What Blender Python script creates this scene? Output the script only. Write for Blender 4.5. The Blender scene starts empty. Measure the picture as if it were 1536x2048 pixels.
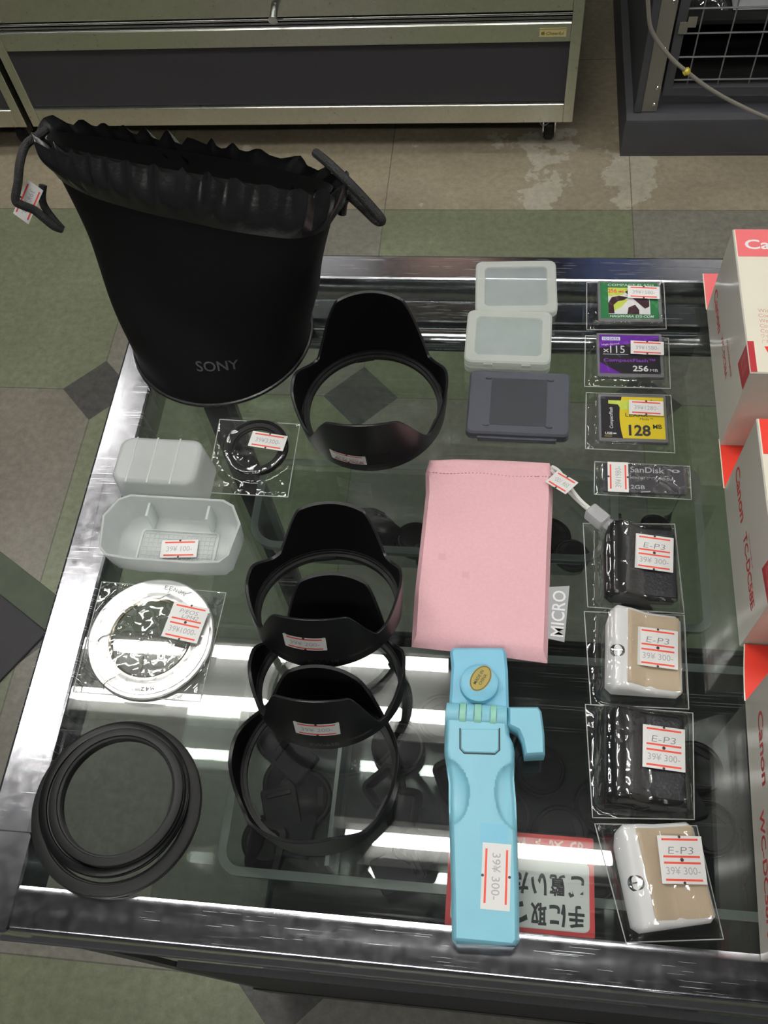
import bpy, bmesh, math, random
from mathutils import Vector, Matrix, noise
random.seed(7)
sc = bpy.context.scene
C = sc.collection
PI = math.pi
R_ = math.radians

# ------------------------------------------------------------------ camera, world, exposure
GT = 0.9                                   # height of the display case's glass top above the floor
YAW, PITCH, ROLL, FPX, CH = -0.23826157, 1.05074583, 0.16652675, 1857.51729, 0.50182371
def cam_axes():
    fw = Vector((math.sin(YAW)*math.cos(PITCH), math.cos(YAW)*math.cos(PITCH), -math.sin(PITCH)))
    r = Vector((math.cos(YAW), -math.sin(YAW), 0)); d = fw.cross(r)
    c, s = math.cos(ROLL), math.sin(ROLL)
    return c*r + s*d, -s*r + c*d, fw
CR, CD, CF = cam_axes()
CPOS = Vector((0, 0, GT + CH))
cam = bpy.data.objects.new('camera', bpy.data.cameras.new('camera'))
C.objects.link(cam); sc.camera = cam
cam.data.sensor_fit = 'VERTICAL'; cam.data.sensor_height = 36.0; cam.data.lens = 36.0*FPX/2048
cam.data.clip_start = 0.02; cam.data.clip_end = 50
m3 = Matrix((CR, -CD, -CF)).transposed()
cam.matrix_world = Matrix.Translation(CPOS) @ m3.to_4x4()

world = bpy.data.worlds.new('world'); sc.world = world; world.use_nodes = True
bg = world.node_tree.nodes['Background']; bg.inputs[0].default_value = (0.9, 0.95, 1.0, 1); bg.inputs[1].default_value = 0.05
sc.view_settings.view_transform = 'Standard'
sc.view_settings.look = 'None'
sc.view_settings.gamma = 1.0
sc.view_settings.use_curve_mapping = False
sc.view_settings.exposure = 0.0
TUBE_STRENGTH = 46.0

def ray(px, py):
    return CR*((px-768)/FPX) + CD*((py-1024)/FPX) + CF
def at(px, py, z=0.0):                     # point of the horizontal plane z (above the glass top) seen at a pixel
    d = ray(px, py); k = (z + GT - CPOS.z)/d.z
    return CPOS + d*k
def aty(px, py, y):
    d = ray(px, py); return CPOS + d*((y - CPOS.y)/d.y)
def atx(px, py, x):
    d = ray(px, py); return CPOS + d*((x - CPOS.x)/d.x)

# ------------------------------------------------------------------ materials
class NT:
    def __init__(s, name):
        s.m = bpy.data.materials.new(name); s.m.use_nodes = True
        s.t = s.m.node_tree; s.n = s.t.nodes; s.l = s.t.links
        s.b = s.n['Principled BSDF']; s.out = s.n['Material Output']
    def node(s, ty, **kw):
        n = s.n.new(ty)
        for k, v in kw.items(): setattr(n, k, v)
        return n
    def put(s, sock, v):
        if isinstance(v, (int, float, tuple, list)): sock.default_value = v
        else: s.l.new(v, sock)
    def math(s, op, a, b=None, c=None):
        n = s.node('ShaderNodeMath', operation=op); s.put(n.inputs[0], a)
        if b is not None: s.put(n.inputs[1], b)
        if c is not None: s.put(n.inputs[2], c)
        return n.outputs[0]
    def mix(s, f, a, b):
        n = s.node('ShaderNodeMix', data_type='RGBA'); s.put(n.inputs['Factor'], f); s.put(n.inputs['A'], a); s.put(n.inputs['B'], b)
        return n.outputs['Result']
    def pos(s, space='Object'):
        return s.node('ShaderNodeTexCoord').outputs[space]
    def world_pos(s): return s.node('ShaderNodeNewGeometry').outputs['Position']
    def mapping(s, vec, scale=(1, 1, 1), rot=(0, 0, 0), loc=(0, 0, 0)):
        n = s.node('ShaderNodeMapping'); s.l.new(vec, n.inputs['Vector'])
        n.inputs['Scale'].default_value = scale; n.inputs['Rotation'].default_value = rot; n.inputs['Location'].default_value = loc
        return n.outputs[0]
    def noise(s, vec, scale, detail=3, rough=.5):
        n = s.node('ShaderNodeTexNoise'); s.l.new(vec, n.inputs['Vector'])
        n.inputs['Scale'].default_value = scale; n.inputs['Detail'].default_value = detail; n.inputs['Roughness'].default_value = rough
        return n.outputs[0]
    def ramp(s, f, lo, hi):
        n = s.node('ShaderNodeMapRange'); s.put(n.inputs[0], f); n.inputs[1].default_value = lo; n.inputs[2].default_value = hi
        n.clamp = True; return n.outputs[0]
    def schlick(s, f0, normal=None):
        g_ = s.node('ShaderNodeNewGeometry'); d = s.node('ShaderNodeVectorMath', operation='DOT_PRODUCT')
        s.l.new(normal if normal is not None else g_.outputs['Normal'], d.inputs[0]); s.l.new(g_.outputs['Incoming'], d.inputs[1])
        c = s.math('SUBTRACT', 1.0, s.math('MINIMUM', s.math('ABSOLUTE', d.outputs['Value']), 1.0))
        return s.math('ADD', s.math('MULTIPLY', s.math('POWER', c, 5.0), 1-f0), f0)
    def bump(s, h, strength, dist):
        n = s.node('ShaderNodeBump'); n.inputs['Strength'].default_value = strength; n.inputs['Distance'].default_value = dist
        s.l.new(h, n.inputs['Height']); return n.outputs[0]

def c4(c): return (c[0], c[1], c[2], 1)
def mat(name, col, rough=.5, metal=0., spec=.5, var=0., vscale=80., bump=0., bscale=300., bdist=.0005, coat=0., coat_rough=.1, alpha=1., sss=0., trans=0.):
    t = NT(name); b = t.b
    b.inputs['Base Color'].default_value = c4(col); b.inputs['Roughness'].default_value = rough
    b.inputs['Metallic'].default_value = metal; b.inputs['Specular IOR Level'].default_value = spec
    b.inputs['Coat Weight'].default_value = coat; b.inputs['Coat Roughness'].default_value = coat_rough
    b.inputs['Alpha'].default_value = alpha
    if trans: b.inputs['Transmission Weight'].default_value = trans
    p = t.pos()
    f = t.noise(p, vscale)
    v = max(var, .03)
    lo = tuple(x*(1-v) for x in col) + (1,); hi = tuple(min(1, x*(1+v)) for x in col) + (1,)
    t.l.new(t.mix(f, lo, hi), b.inputs['Base Color'])
    if bump: t.l.new(t.bump(t.noise(p, bscale), bump, bdist), b.inputs['Normal'])
    return t.m

def scratch_mask(t, vec, layers, lo=.71, hi=.76):
    out = None
    for ang, sx, sy in layers:
        v = t.mapping(vec, scale=(sx, sy, 1), rot=(0, 0, R_(ang)))
        f = t.ramp(t.noise(v, 1.0, 1, .4), lo, hi)
        out = f if out is None else t.math('MAXIMUM', out, f)
    return out

def glass_mat(name, tint, scratches=False, ior=1.5, rough=.0, haze=0.):
    t = NT(name); t.n.remove(t.b)
    tr = t.node('ShaderNodeBsdfTransparent'); tr.inputs[0].default_value = c4(tint)
    gl = t.node('ShaderNodeBsdfGlossy'); gl.inputs['Roughness'].default_value = rough; gl.inputs[0].default_value = (1, 1, 1, 1)
    fr = t.schlick(((ior-1)/(ior+1))**2)
    mx = t.node('ShaderNodeMixShader'); t.l.new(fr, mx.inputs[0]); t.l.new(tr.outputs[0], mx.inputs[1]); t.l.new(gl.outputs[0], mx.inputs[2])
    last = mx.outputs[0]
    if scratches or haze:
        df = t.node('ShaderNodeBsdfDiffuse'); df.inputs[0].default_value = (.8, .82, .82, 1)
        m2 = t.node('ShaderNodeMixShader')
        if scratches:
            p = t.world_pos()
            s = scratch_mask(t, p, [(35, 9, 900), (118, 7, 1100), (160, 12, 1000), (75, 10, 1300)])
            patch = t.ramp(t.noise(p, 9, 2), .42, .62)
            s = t.math('MULTIPLY', t.math('MULTIPLY', s, patch), .10)
            s = t.math('ADD', s, haze)
            t.l.new(s, m2.inputs[0])
        else: m2.inputs[0].default_value = haze
        t.l.new(last, m2.inputs[1]); t.l.new(df.outputs[0], m2.inputs[2]); last = m2.outputs[0]
    t.l.new(last, t.out.inputs['Surface'])
    return t.m

def film_mat(name, haze=.010, f0=.09, bump=.15, scale=26, dist=.0020):
    t = NT(name); t.n.remove(t.b)
    tr = t.node('ShaderNodeBsdfTransparent'); tr.inputs[0].default_value = (.985, .985, .985, 1)
    gl = t.node('ShaderNodeBsdfGlossy'); gl.inputs['Roughness'].default_value = .05
    p = t.world_pos()
    r = t.math('ABSOLUTE', t.math('SUBTRACT', t.noise(p, scale, 2, .45), .5))
    r2 = t.math('ABSOLUTE', t.math('SUBTRACT', t.noise(t.mapping(p, loc=(3, 1, 2)), scale*1.7, 1, .4), .5))
    h = t.math('ADD', t.ramp(r, .0, .035), t.math('MULTIPLY', t.ramp(r2, 0, .03), .5))
    h = t.math('ADD', h, t.math('MULTIPLY', t.noise(p, scale*.5, 1, .3), 1.2))
    nb = t.bump(h, bump, dist)
    t.l.new(nb, gl.inputs['Normal'])
    fr = t.schlick(f0, nb)
    mx = t.node('ShaderNodeMixShader'); t.l.new(fr, mx.inputs[0]); t.l.new(tr.outputs[0], mx.inputs[1]); t.l.new(gl.outputs[0], mx.inputs[2])
    df = t.node('ShaderNodeBsdfDiffuse'); df.inputs[0].default_value = (.85, .85, .85, 1)
    m2 = t.node('ShaderNodeMixShader'); m2.inputs[0].default_value = haze
    t.l.new(mx.outputs[0], m2.inputs[1]); t.l.new(df.outputs[0], m2.inputs[2]); t.l.new(m2.outputs[0], t.out.inputs['Surface'])
    return t.m

def frost_mat(name, col, clear, rough=.35):
    t = NT(name); t.n.remove(t.b)
    tr = t.node('ShaderNodeBsdfTransparent'); tr.inputs[0].default_value = (.93, .95, .95, 1)
    df = t.node('ShaderNodeBsdfDiffuse'); df.inputs[0].default_value = c4(col)
    tl = t.node('ShaderNodeBsdfTranslucent'); tl.inputs[0].default_value = c4(col)
    a = t.node('ShaderNodeMixShader'); a.inputs[0].default_value = .4; t.l.new(df.outputs[0], a.inputs[1]); t.l.new(tl.outputs[0], a.inputs[2])
    b = t.node('ShaderNodeMixShader')
    f = t.math('ADD', t.math('MULTIPLY', t.noise(t.pos(), 60), .1), clear-.05)
    t.l.new(f, b.inputs[0]); t.l.new(a.outputs[0], b.inputs[1]); t.l.new(tr.outputs[0], b.inputs[2])
    gl = t.node('ShaderNodeBsdfGlossy'); gl.inputs['Roughness'].default_value = rough
    fr = t.schlick(.035)
    c = t.node('ShaderNodeMixShader'); t.l.new(fr, c.inputs[0]); t.l.new(b.outputs[0], c.inputs[1]); t.l.new(gl.outputs[0], c.inputs[2])
    t.l.new(c.outputs[0], t.out.inputs['Surface'])
    return t.m

def alu_mat(name, col, rough, scr=False, brush=(1, 1, 1)):
    t = NT(name); b = t.b
    b.inputs['Metallic'].default_value = 1; p = t.world_pos()
    n = t.noise(t.mapping(p, scale=brush), 60, 4, .6)
    colr = t.mix(n, tuple(x*.86 for x in col)+(1,), tuple(min(1, x*1.08) for x in col)+(1,))
    rr = t.math('ADD', t.math('MULTIPLY', n, .14), rough-.07)
    if scr:
        s = scratch_mask(t, p, [(20, 22, 1500), (70, 26, 1700), (135, 20, 1600), (100, 24, 1400)], .70, .76)
        s = t.math('MULTIPLY', s, t.ramp(t.noise(p, 14, 2), .45, .6))
        colr = t.mix(t.math('MULTIPLY', s, .3), colr, (.95, .95, .97, 1))
        rr = t.math('ADD', rr, t.math('MULTIPLY', s, .3))
    t.l.new(colr, b.inputs['Base Color']); t.l.new(rr, b.inputs['Roughness'])
    return t.m

def emit_mat(name, col, st):
    t = NT(name); t.n.remove(t.b); e = t.node('ShaderNodeEmission'); e.inputs[0].default_value = c4(col); e.inputs[1].default_value = st
    t.l.new(e.outputs[0], t.out.inputs['Surface']); return t.m

def floor_mat():
    t = NT('vinyl_floor_tiles'); b = t.b
    p = t.world_pos(); s = t.node('ShaderNodeSeparateXYZ'); t.l.new(p, s.inputs[0]); x, y = s.outputs[0], s.outputs[1]
    u = t.math('DIVIDE', t.math('SUBTRACT', x, -.257), .515); v = t.math('DIVIDE', t.math('SUBTRACT', y, 1.025), .492)
    iu, iv = t.math('FLOOR', u), t.math('FLOOR', v)
    par = t.math('ABSOLUTE', t.math('MODULO', t.math('ADD', iu, iv), 2.0))
    n1 = t.noise(p, 7, 6, .65); n2 = t.noise(p, 70, 4, .7); n3 = t.noise(p, 3, 3)
    green = t.mix(n1, (.145, .175, .095, 1), (.255, .285, .165, 1))
    gray = t.mix(n1, (.18, .172, .145, 1), (.285, .27, .23, 1))
    brown = t.mix(n1, (.19, .165, .128, 1), (.285, .255, .205, 1))
    gray = t.mix(t.ramp(x, -.72, -.80), gray, brown)
    beige = t.mix(n1, (.30, .25, .165, 1), (.48, .405, .29, 1))
    dist = t.math('ADD', t.math('POWER', t.math('SUBTRACT', x, .17), 2.0), t.math('POWER', t.math('SUBTRACT', y, 1.64), 2.0))
    near = t.ramp(dist, .055, .004)
    worn = t.ramp(t.math('ADD', t.noise(p, 9, 5, .6), t.math('MULTIPLY', near, .17)), .655, .675)
    beige = t.mix(worn, beige, (.58, .53, .43, 1))
    col = t.mix(par, green, gray)
    isb = t.math('GREATER_THAN', y, 1.517)
    col = t.mix(isb, col, beige)
    fu = t.math('ABSOLUTE', t.math('SUBTRACT', u, t.math('ROUND', u))); fv = t.math('ABSOLUTE', t.math('SUBTRACT', v, t.math('ROUND', v)))
    dm = t.math('ADD', t.math('MULTIPLY', fu, .515), t.math('MULTIPLY', fv, .492))
    dia = t.math('MULTIPLY', t.math('LESS_THAN', dm, .071), t.math('LESS_THAN', y, 1.3))
    jx = t.math('LESS_THAN', t.math('MULTIPLY', fu, .515), .0011); jy = t.math('LESS_THAN', t.math('MULTIPLY', fv, .492), .0011)
    jj = t.math('MULTIPLY', t.math('MAXIMUM', jx, jy), .75)
    col = t.mix(jj, col, (.05, .045, .035, 1))
    col = t.mix(dia, col, t.mix(n1, (.022, .022, .027, 1), (.04, .04, .048, 1)))
    sp = t.ramp(n2, .30, .75)
    col = t.mix(sp, t.mix(.35, col, (.02, .02, .015, 1)), t.mix(.12, col, (.5, .5, .42, 1)))
    dirt = t.ramp(n3, .62, .40)
    col = t.mix(t.math('MULTIPLY', dirt, .25), col, (.09, .08, .06, 1))
    t.l.new(col, b.inputs['Base Color'])
    t.l.new(t.math('ADD', t.math('MULTIPLY', n2, .2), .28), b.inputs['Roughness'])
    t.l.new(t.bump(n2, .1, .001), b.inputs['Normal'])
    return t.m

M = {}
M['floor'] = floor_mat()
M['ceiling'] = mat('ceiling_board', (.055, .055, .060), .9, var=.06)
M['wall'] = mat('back_wall_paint', (.30, .29, .26), .9)
M['tube'] = emit_mat('fluorescent_tube', (1, .985, .94), TUBE_STRENGTH)
M['fixture'] = mat('white_enamel', (.8, .8, .78), .35)
M['glass'] = glass_mat('case_glass', (.875, .895, .88), True, haze=.004)
M['pane'] = glass_mat('clear_pane', (.89, .925, .905))
M['acrylic'] = glass_mat('acrylic', (.90, .93, .92), haze=.05)
M['traywall'] = frost_mat('tray_plastic', (.50, .58, .57), .93, .2)
M['trayrim'] = frost_mat('tray_rim_plastic', (.55, .62, .60), .55, .2)
M['rail'] = alu_mat('polished_rail', (.64, .64, .68), .165, True, (3, 3, 3))
M['alu'] = alu_mat('cabinet_aluminium', (.78, .78, .70), .30, False, (2, 2, 2))
M['chrome'] = mat('chrome', (.75, .75, .77), .12, 1)
M['darkpanel'] = mat('dark_panel_cloth', (.050, .048, .055), .75, var=.25, vscale=400)
M['greyframe'] = mat('painted_grey_steel', (.072, .072, .082), .5, var=.1)
M['stripmetal'] = mat('khaki_steel_strip', (.26, .25, .21), .45, .3)
M['wire'] = mat('wire', (.30, .31, .32), .4, .5)
M['black'] = mat('black_plastic', (.006, .006, .0065), .34, spec=.22, var=.1)
M['blackhole'] = mat('black_interior', (.004, .004, .004), .9)
M['hood'] = mat('hood_plastic', (.013, .013, .014), .33, bump=.12, bscale=1800, bdist=.0002)
M['flock'] = mat('black_flocking', (.0035, .0035, .004), .95, spec=.1)
M['rubber'] = mat('black_rubber', (.011, .011, .0115), .5, spec=.3)
M['cloth'] = mat('matte_black_pouch_cloth', (.0050, .0050, .0054), .66, spec=.18, bump=.25, bscale=900, bdist=.0003)
M['leather'] = mat('soft_black_leather', (.010, .010, .0105), .27, spec=.75, bump=.25, bscale=420, bdist=.0006)
M['cord'] = mat('braided_black_cord', (.010, .010, .010), .55, bump=.9, bscale=1500, bdist=.0010)
M['label'] = mat('white_label_paper', (.76, .755, .74), .55)
M['red'] = mat('red_print', (.80, .085, .05), .6)
M['grey'] = mat('grey_stamp_ink', (.42, .42, .43), .7)
M['ink'] = mat('dark_ink', (.03, .03, .035), .6)
M['pencil'] = mat('pencil_line', (.22, .22, .24), .7)
M['film'] = film_mat('clear_film')
M['filmwild'] = film_mat('crumpled_clear_film', .018, .16, .75, 34, .004)
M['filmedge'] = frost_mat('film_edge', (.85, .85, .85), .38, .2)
M['frost'] = frost_mat('frosted_plastic', (.90, .93, .92), .30, .4)
M['frost2'] = frost_mat('milky_plastic', (.80, .83, .78), .30, .35)
M['frostthin'] = frost_mat('milky_window_plastic', (.66, .74, .76), .62, .25)
M['greycase'] = mat('grey_translucent_case', (.080, .085, .105), .35, alpha=.93)
M['greycase2'] = mat('grey_case_window', (.050, .053, .062), .35, alpha=.9)
M['pink'] = mat('pink_fleece', (.80, .47, .51), .95, spec=.1, var=.07, vscale=500, bump=.5, bscale=1500, bdist=.0006)
M['pinkthread'] = mat('pink_thread', (.60, .33, .37), .9)
M['pinkstain'] = mat('pink_stain', (.73, .41, .45), .95)
M['taggrey'] = mat('grey_woven_tag', (.33, .34, .35), .8, bump=.3, bscale=2000)
M['tagtext'] = mat('silver_thread', (.72, .73, .74), .7)
M['whitecord'] = mat('white_cord', (.72, .72, .68), .7, bump=.5, bscale=1800)
M['cordlock'] = frost_mat('cord_lock_plastic', (.80, .80, .82), .35, .3)
M['blue'] = mat('blue_plastic', (.22, .52, .64), .38, var=.04)
M['blue2'] = mat('blue_plastic_upper', (.19, .50, .67), .40, var=.04)
M['mint'] = mat('mint_plastic', (.27, .58, .46), .42)
M['gold'] = mat('gold_foil', (.25, .20, .05), .42, .55)
M['cardgrey'] = mat('card_frame', (.24, .24, .25), .4, .4)
M['cardgreen'] = mat('green_print', (.02, .19, .055), .4)
M['cardpurple'] = mat('purple_print', (.135, .012, .34), .4)
M['purpletext'] = mat('purple_text', (.26, .05, .50), .4)
M['cardblack'] = mat('black_print', (.012, .01, .014), .4)
M['cardyellow'] = mat('yellow_print', (.80, .62, .02), .4)
M['lime'] = mat('lime_print', (.62, .72, .10), .4)
M['white'] = mat('white_print', (.80, .80, .80), .5)
M['blueprint'] = mat('blue_print', (.05, .12, .55), .4)
M['maroon'] = mat('maroon_print', (.045, .012, .018), .35)
M['stick'] = mat('memory_stick_plastic', (.055, .055, .065), .4)
M['coverplastic'] = mat('dark_cover_plastic', (.013, .014, .016), .4, spec=.2)
M['silverprint'] = mat('silver_print', (.55, .55, .56), .45)
M['grip'] = mat('black_leatherette', (.013, .013, .017), .42, bump=.7, bscale=650, bdist=.0006)
M['gripwhite'] = mat('white_grip_plastic', (.80, .80, .80), .3)
M['gripbeige'] = mat('beige_leatherette', (.54, .43, .30), .55, var=.05, bump=.4, bscale=900, bdist=.0003)
M['silver'] = mat('silver_adapter', (.90, .90, .89), .42, 1)
M['silverin'] = mat('brass_tinted_bore', (.55, .50, .36), .3, 1)
M['lens'] = glass_mat('filter_glass', (.93, .94, .94), ior=1.35)
M['cream'] = mat('cream_carton', (.80, .755, .62), .42, coat=.5, coat_rough=.06)
M['carton'] = mat('grey_carton_side', (.62, .60, .53), .42, coat=.6, coat_rough=.12)
M['canonred'] = mat('carton_red', (.82, .045, .025), .35, coat=.5, coat_rough=.08)
M['canonpink'] = mat('faded_red_carton', (.80, .16, .17), .5)
M['darkred'] = mat('dark_red_print', (.42, .02, .025), .4)
M['redtext'] = mat('dark_red_text', (.50, .045, .04), .5)
M['palered'] = mat('pale_red_text', (.62, .33, .27), .5)
M['signwhite'] = mat('sign_paper', (.74, .74, .74), .5)
M['signred'] = mat('sign_red', (.66, .05, .06), .5)
M['signpink'] = mat('sign_pale_text', (.80, .50, .48), .5)
M['stickeryellow'] = mat('pale_yellow_sticker', (.72, .62, .30), .5)
M['olive'] = mat('olive_print', (.20, .17, .02), .5)
M['cable'] = mat('grey_cable', (.26, .24, .21), .5)
M['beadyellow'] = mat('yellow_bead', (.70, .58, .05), .3)
M['bannerA'] = mat('pale_banner', (.75, .75, .76), .8); M['bannerB'] = mat('blue_banner', (.10, .16, .40), .8); M['bannerC'] = mat('peach_banner', (.75, .48, .36), .8)  # sheets of the added panels that colour the rail reflections

# ------------------------------------------------------------------ mesh builder
TXT = {}
def text_geo(s, bold=0.):
    k = (s, bold)
    if k in TXT: return TXT[k]
    cu = bpy.data.curves.new('t', 'FONT'); cu.body = s; cu.size = 1; cu.offset = bold; cu.resolution_u = 3
    o = bpy.data.objects.new('t', cu); C.objects.link(o); bpy.context.view_layer.update()
    me = bpy.data.meshes.new_from_object(o.evaluated_get(bpy.context.evaluated_depsgraph_get()))
    vs = [(v.co.x, v.co.y) for v in me.vertices]; fs = [tuple(p.vertices) for p in me.polygons]
    bpy.data.objects.remove(o); bpy.data.curves.remove(cu); bpy.data.meshes.remove(me)
    if vs:
        x0 = min(v[0] for v in vs); x1 = max(v[0] for v in vs); y0 = min(v[1] for v in vs); y1 = max(v[1] for v in vs)
        vs = [((x-x0)/max(1e-6, x1-x0)-.5, (y-y0)/max(1e-6, y1-y0)-.5) for x, y in vs]
    TXT[k] = (vs, fs); return TXT[k]

def rrect(w, h, r, seg=5):
    out = []
    for cx, cy, a0 in ((w/2-r, h/2-r, 0), (-w/2+r, h/2-r, 90), (-w/2+r, -h/2+r, 180), (w/2-r, -h/2+r, 270)):
        for i in range(seg+1):
            a = R_(a0 + 90*i/seg); out.append((cx + r*math.cos(a), cy + r*math.sin(a)))
    return out
def circle(r, n=48, cx=0, cy=0, ry=None):
    return [(cx + r*math.cos(2*PI*i/n), cy + (ry or r)*math.sin(2*PI*i/n)) for i in range(n)]
def inset_poly(pts, d):
    n = len(pts); out = []
    for i in range(n):
        a = Vector(pts[i-1]); b = Vector(pts[i]); c = Vector(pts[(i+1) % n])
        e1 = (b-a); e2 = (c-b)
        e1 = e1.normalized() if e1.length > 1e-9 else e2.normalized(); e2 = e2.normalized() if e2.length > 1e-9 else e1
        n1 = Vector((-e1.y, e1.x)); n2 = Vector((-e2.y, e2.x)); m = n1+n2
        m = m.normalized() if m.length > 1e-6 else n1
        k = d/max(.35, m.dot(n1)); out.append((b.x + m.x*k, b.y + m.y*k))
    return out

class MB:
    def __init__(s, M4=None):
        s.v = []; s.f = []; s.mi = []; s.x = M4 or Matrix.Identity(4); s.warp = None
    def add(s, vs, fs, mi=0, x=None):
        o = len(s.v)
        for p in vs:
            p = Vector(p)
            if x is not None: p = x @ p
            if s.warp: p = Vector(s.warp(p))
            s.v.append(s.x @ p)
        for f in fs: s.f.append(tuple(o+i for i in f)); s.mi.append(mi)
    def box(s, x0, x1, y0, y1, z0, z1, mi=0, x=None):
        s.add([(x0,y0,z0),(x1,y0,z0),(x1,y1,z0),(x0,y1,z0),(x0,y0,z1),(x1,y0,z1),(x1,y1,z1),(x0,y1,z1)],
              [(0,3,2,1),(4,5,6,7),(0,1,5,4),(1,2,6,5),(2,3,7,6),(3,0,4,7)], mi, x)
    def slab(s, out, levels, mi=0, x=None, top=True, bot=True, mtop=None):   # outline CCW; levels [(z, inset)...] bottom to top
        n = len(out); vs = []; fs = []
        for z, d in levels: vs += [(px, py, z) for px, py in (inset_poly(out, d) if d else out)]
        for k in range(len(levels)-1):
            for i in range(n):
                j = (i+1) % n; fs.append((k*n+i, k*n+j, (k+1)*n+j, (k+1)*n+i))
        if bot: fs.append(tuple(range(n-1, -1, -1)))
        s.add(vs, fs, mi, x)
        if top:
            z, d = levels[-1]; s.add([(px, py, z) for px, py in (inset_poly(out, d) if d else out)], [tuple(range(n))], mi if mtop is None else mtop, x)
    def lathe(s, prof, n=72, mi=0, x=None, closed=True):
        k = len(prof); vs = [(r*math.cos(2*PI*i/n), r*math.sin(2*PI*i/n), z) for i in range(n) for r, z in prof]; fs = []
        for i in range(n):
            j = (i+1) % n
            for a in range(k if closed else k-1):
                b = (a+1) % k; fs.append((i*k+a, j*k+a, j*k+b, i*k+b))
        s.add(vs, fs, mi, x)
    def grid(s, fn, nu, nv, mi=0, wrap=False, x=None):
        vs = [fn(i/nu, j/nv) for j in range(nv+1) for i in range(nu if wrap else nu+1)]; w = nu if wrap else nu+1; fs = []
        for j in range(nv):
            for i in range(nu):
                a = j*w+i; b = j*w+(i+1) % w; fs.append((a, b, b+w, a+w))
        s.add(vs, fs, mi, x)
    def tube(s, pts, r, n=8, mi=0, closed=False, x=None):
        pts = [Vector(p) for p in pts]; k = len(pts); vs = []; fs = []; up = Vector((0, 0, 1)); prev = None
        for i, p in enumerate(pts):
            a = pts[i-1] if (i or closed) else p; b = pts[(i+1) % k] if (i < k-1 or closed) else p
            d = (b-a).normalized()
            if prev is None: u = d.cross(up if abs(d.z) < .95 else Vector((1, 0, 0))).normalized()
            else: u = (prev - d*prev.dot(d)).normalized()
            prev = u; w = d.cross(u); rr = r(i/(k-1)) if callable(r) else r
            vs += [tuple(p + u*rr*math.cos(2*PI*j/n) + w*rr*math.sin(2*PI*j/n)) for j in range(n)]
        for i in range(k if closed else k-1):
            i2 = (i+1) % k
            for j in range(n): fs.append((i*n+j, i*n+(j+1) % n, i2*n+(j+1) % n, i2*n+j))
        if not closed: fs.append(tuple(range(n-1, -1, -1))); fs.append(tuple((k-1)*n+j for j in range(n)))
        s.add(vs, fs, mi, x)
    def text(s, body, cx, cy, w, h, z=0., mi=0, rot=0., shear=0., bold=0., x=None):
        vs, fs = text_geo(body, bold); c, q = math.cos(rot), math.sin(rot); out = []
        for a, b in vs:
            px, py = a*w + shear*b*h, b*h; out.append((cx + px*c - py*q, cy + px*q + py*c, z))
        s.add(out, fs, mi, x)
    def build(s, name, mats, parent=None, ang=35, loc=None):
        me = bpy.data.meshes.new(name); me.from_pydata([tuple(p) for p in s.v], [], s.f)
        if not isinstance(mats, (list, tuple)): mats = [mats]
        for m in mats: me.materials.append(M[m] if isinstance(m, str) else m)
        me.polygons.foreach_set('material_index', s.mi)
        me.polygons.foreach_set('use_smooth', [True]*len(me.polygons))
        me.update(); me.set_sharp_from_angle(angle=R_(ang))
        o = bpy.data.objects.new(name, me); C.objects.link(o)
        if parent: o.parent = parent
        if loc: o.location = loc
        return o

def smooth_path(pts, k=8):
    P = [Vector(p) for p in pts]; out = []
    for i in range(len(P)-1):
        p0 = P[max(0, i-1)]; p1 = P[i]; p2 = P[i+1]; p3 = P[min(len(P)-1, i+2)]
        for j in range(k):
            t = j/k; out.append(.5*((2*p1)+(-p0+p2)*t+(2*p0-5*p1+4*p2-p3)*t*t+(-p0+3*p1-3*p2+p3)*t**3))
    out.append(P[-1]); return out
def sstep(a, b, x):
    t = max(0., min(1., (x-a)/(b-a))); return t*t*(3-2*t)
def tag(o, label, cat, group=None):
    o['label'] = label; o['category'] = cat
    if group: o['group'] = group
    return o
def thing(name, label, cat, loc=(0, 0, 0), rotz=0., group=None, rot=None):
    o = bpy.data.objects.new(name, None); C.objects.link(o); o.empty_display_size = .01
    o.location = loc; o.rotation_euler = rot or (0, 0, rotz)
    return tag(o, label, cat, group)
def copy_tree(o, parent=None):
    c = o.copy(); C.objects.link(c)
    if parent: c.parent = parent
    for ch in list(o.children): copy_tree(ch, c)
    return c
def structure(o): o['kind'] = 'structure'; return o
def g(x, y, z=0.): return Vector((x/1000, y/1000, GT + z/1000))   # millimetres on the glass top
mm = .001

# ------------------------------------------------------------------ room
b = MB(); b.box(-4, 4, -3, 4.5, -.05, 0); structure(b.build('floor', 'floor'))
b = MB(); b.box(-4, 4, -3, 4.5, 2.6, 2.65); structure(b.build('ceiling', 'ceiling'))
b = MB(); b.box(-4, 4, 4.3, 4.5, 0, 2.6); structure(b.build('wall_back', 'wall'))

def ceiling_lamp(x0, x1, ys, label):
    yc = sum(ys)/len(ys); t = thing('ceiling_light', label, 'ceiling light', ((x0+x1)/2, yc, 2.6), group='fluorescent ceiling lights')
    L = (x1-x0)/2; w = (max(ys)-min(ys))/2 + .05
    q = MB(); q.slab([(-L-.04, -w), (L+.04, -w), (L+.04, w), (-L-.04, w)], [(-.018, .015), (-.0005, 0)]); q.build('reflector_plate', 'fixture', t)
    for y in ys:
        q = MB(); q.tube([(-L, y-yc, -.045), (L, y-yc, -.045)], .015, 16); q.build('fluorescent_tube', 'tube', t)
        for sx in (-1, 1): q = MB(); q.box(sx*(L+.012)-.012, sx*(L+.012)+.012, y-yc-.014, y-yc+.014, -.062, -.016); q.build('lamp_holder', 'fixture', t)
ceiling_lamp(-1.29, -.094, (.652, .782), 'twin fluorescent ceiling light with two long tubes, mirrored in the glass top')
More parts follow.
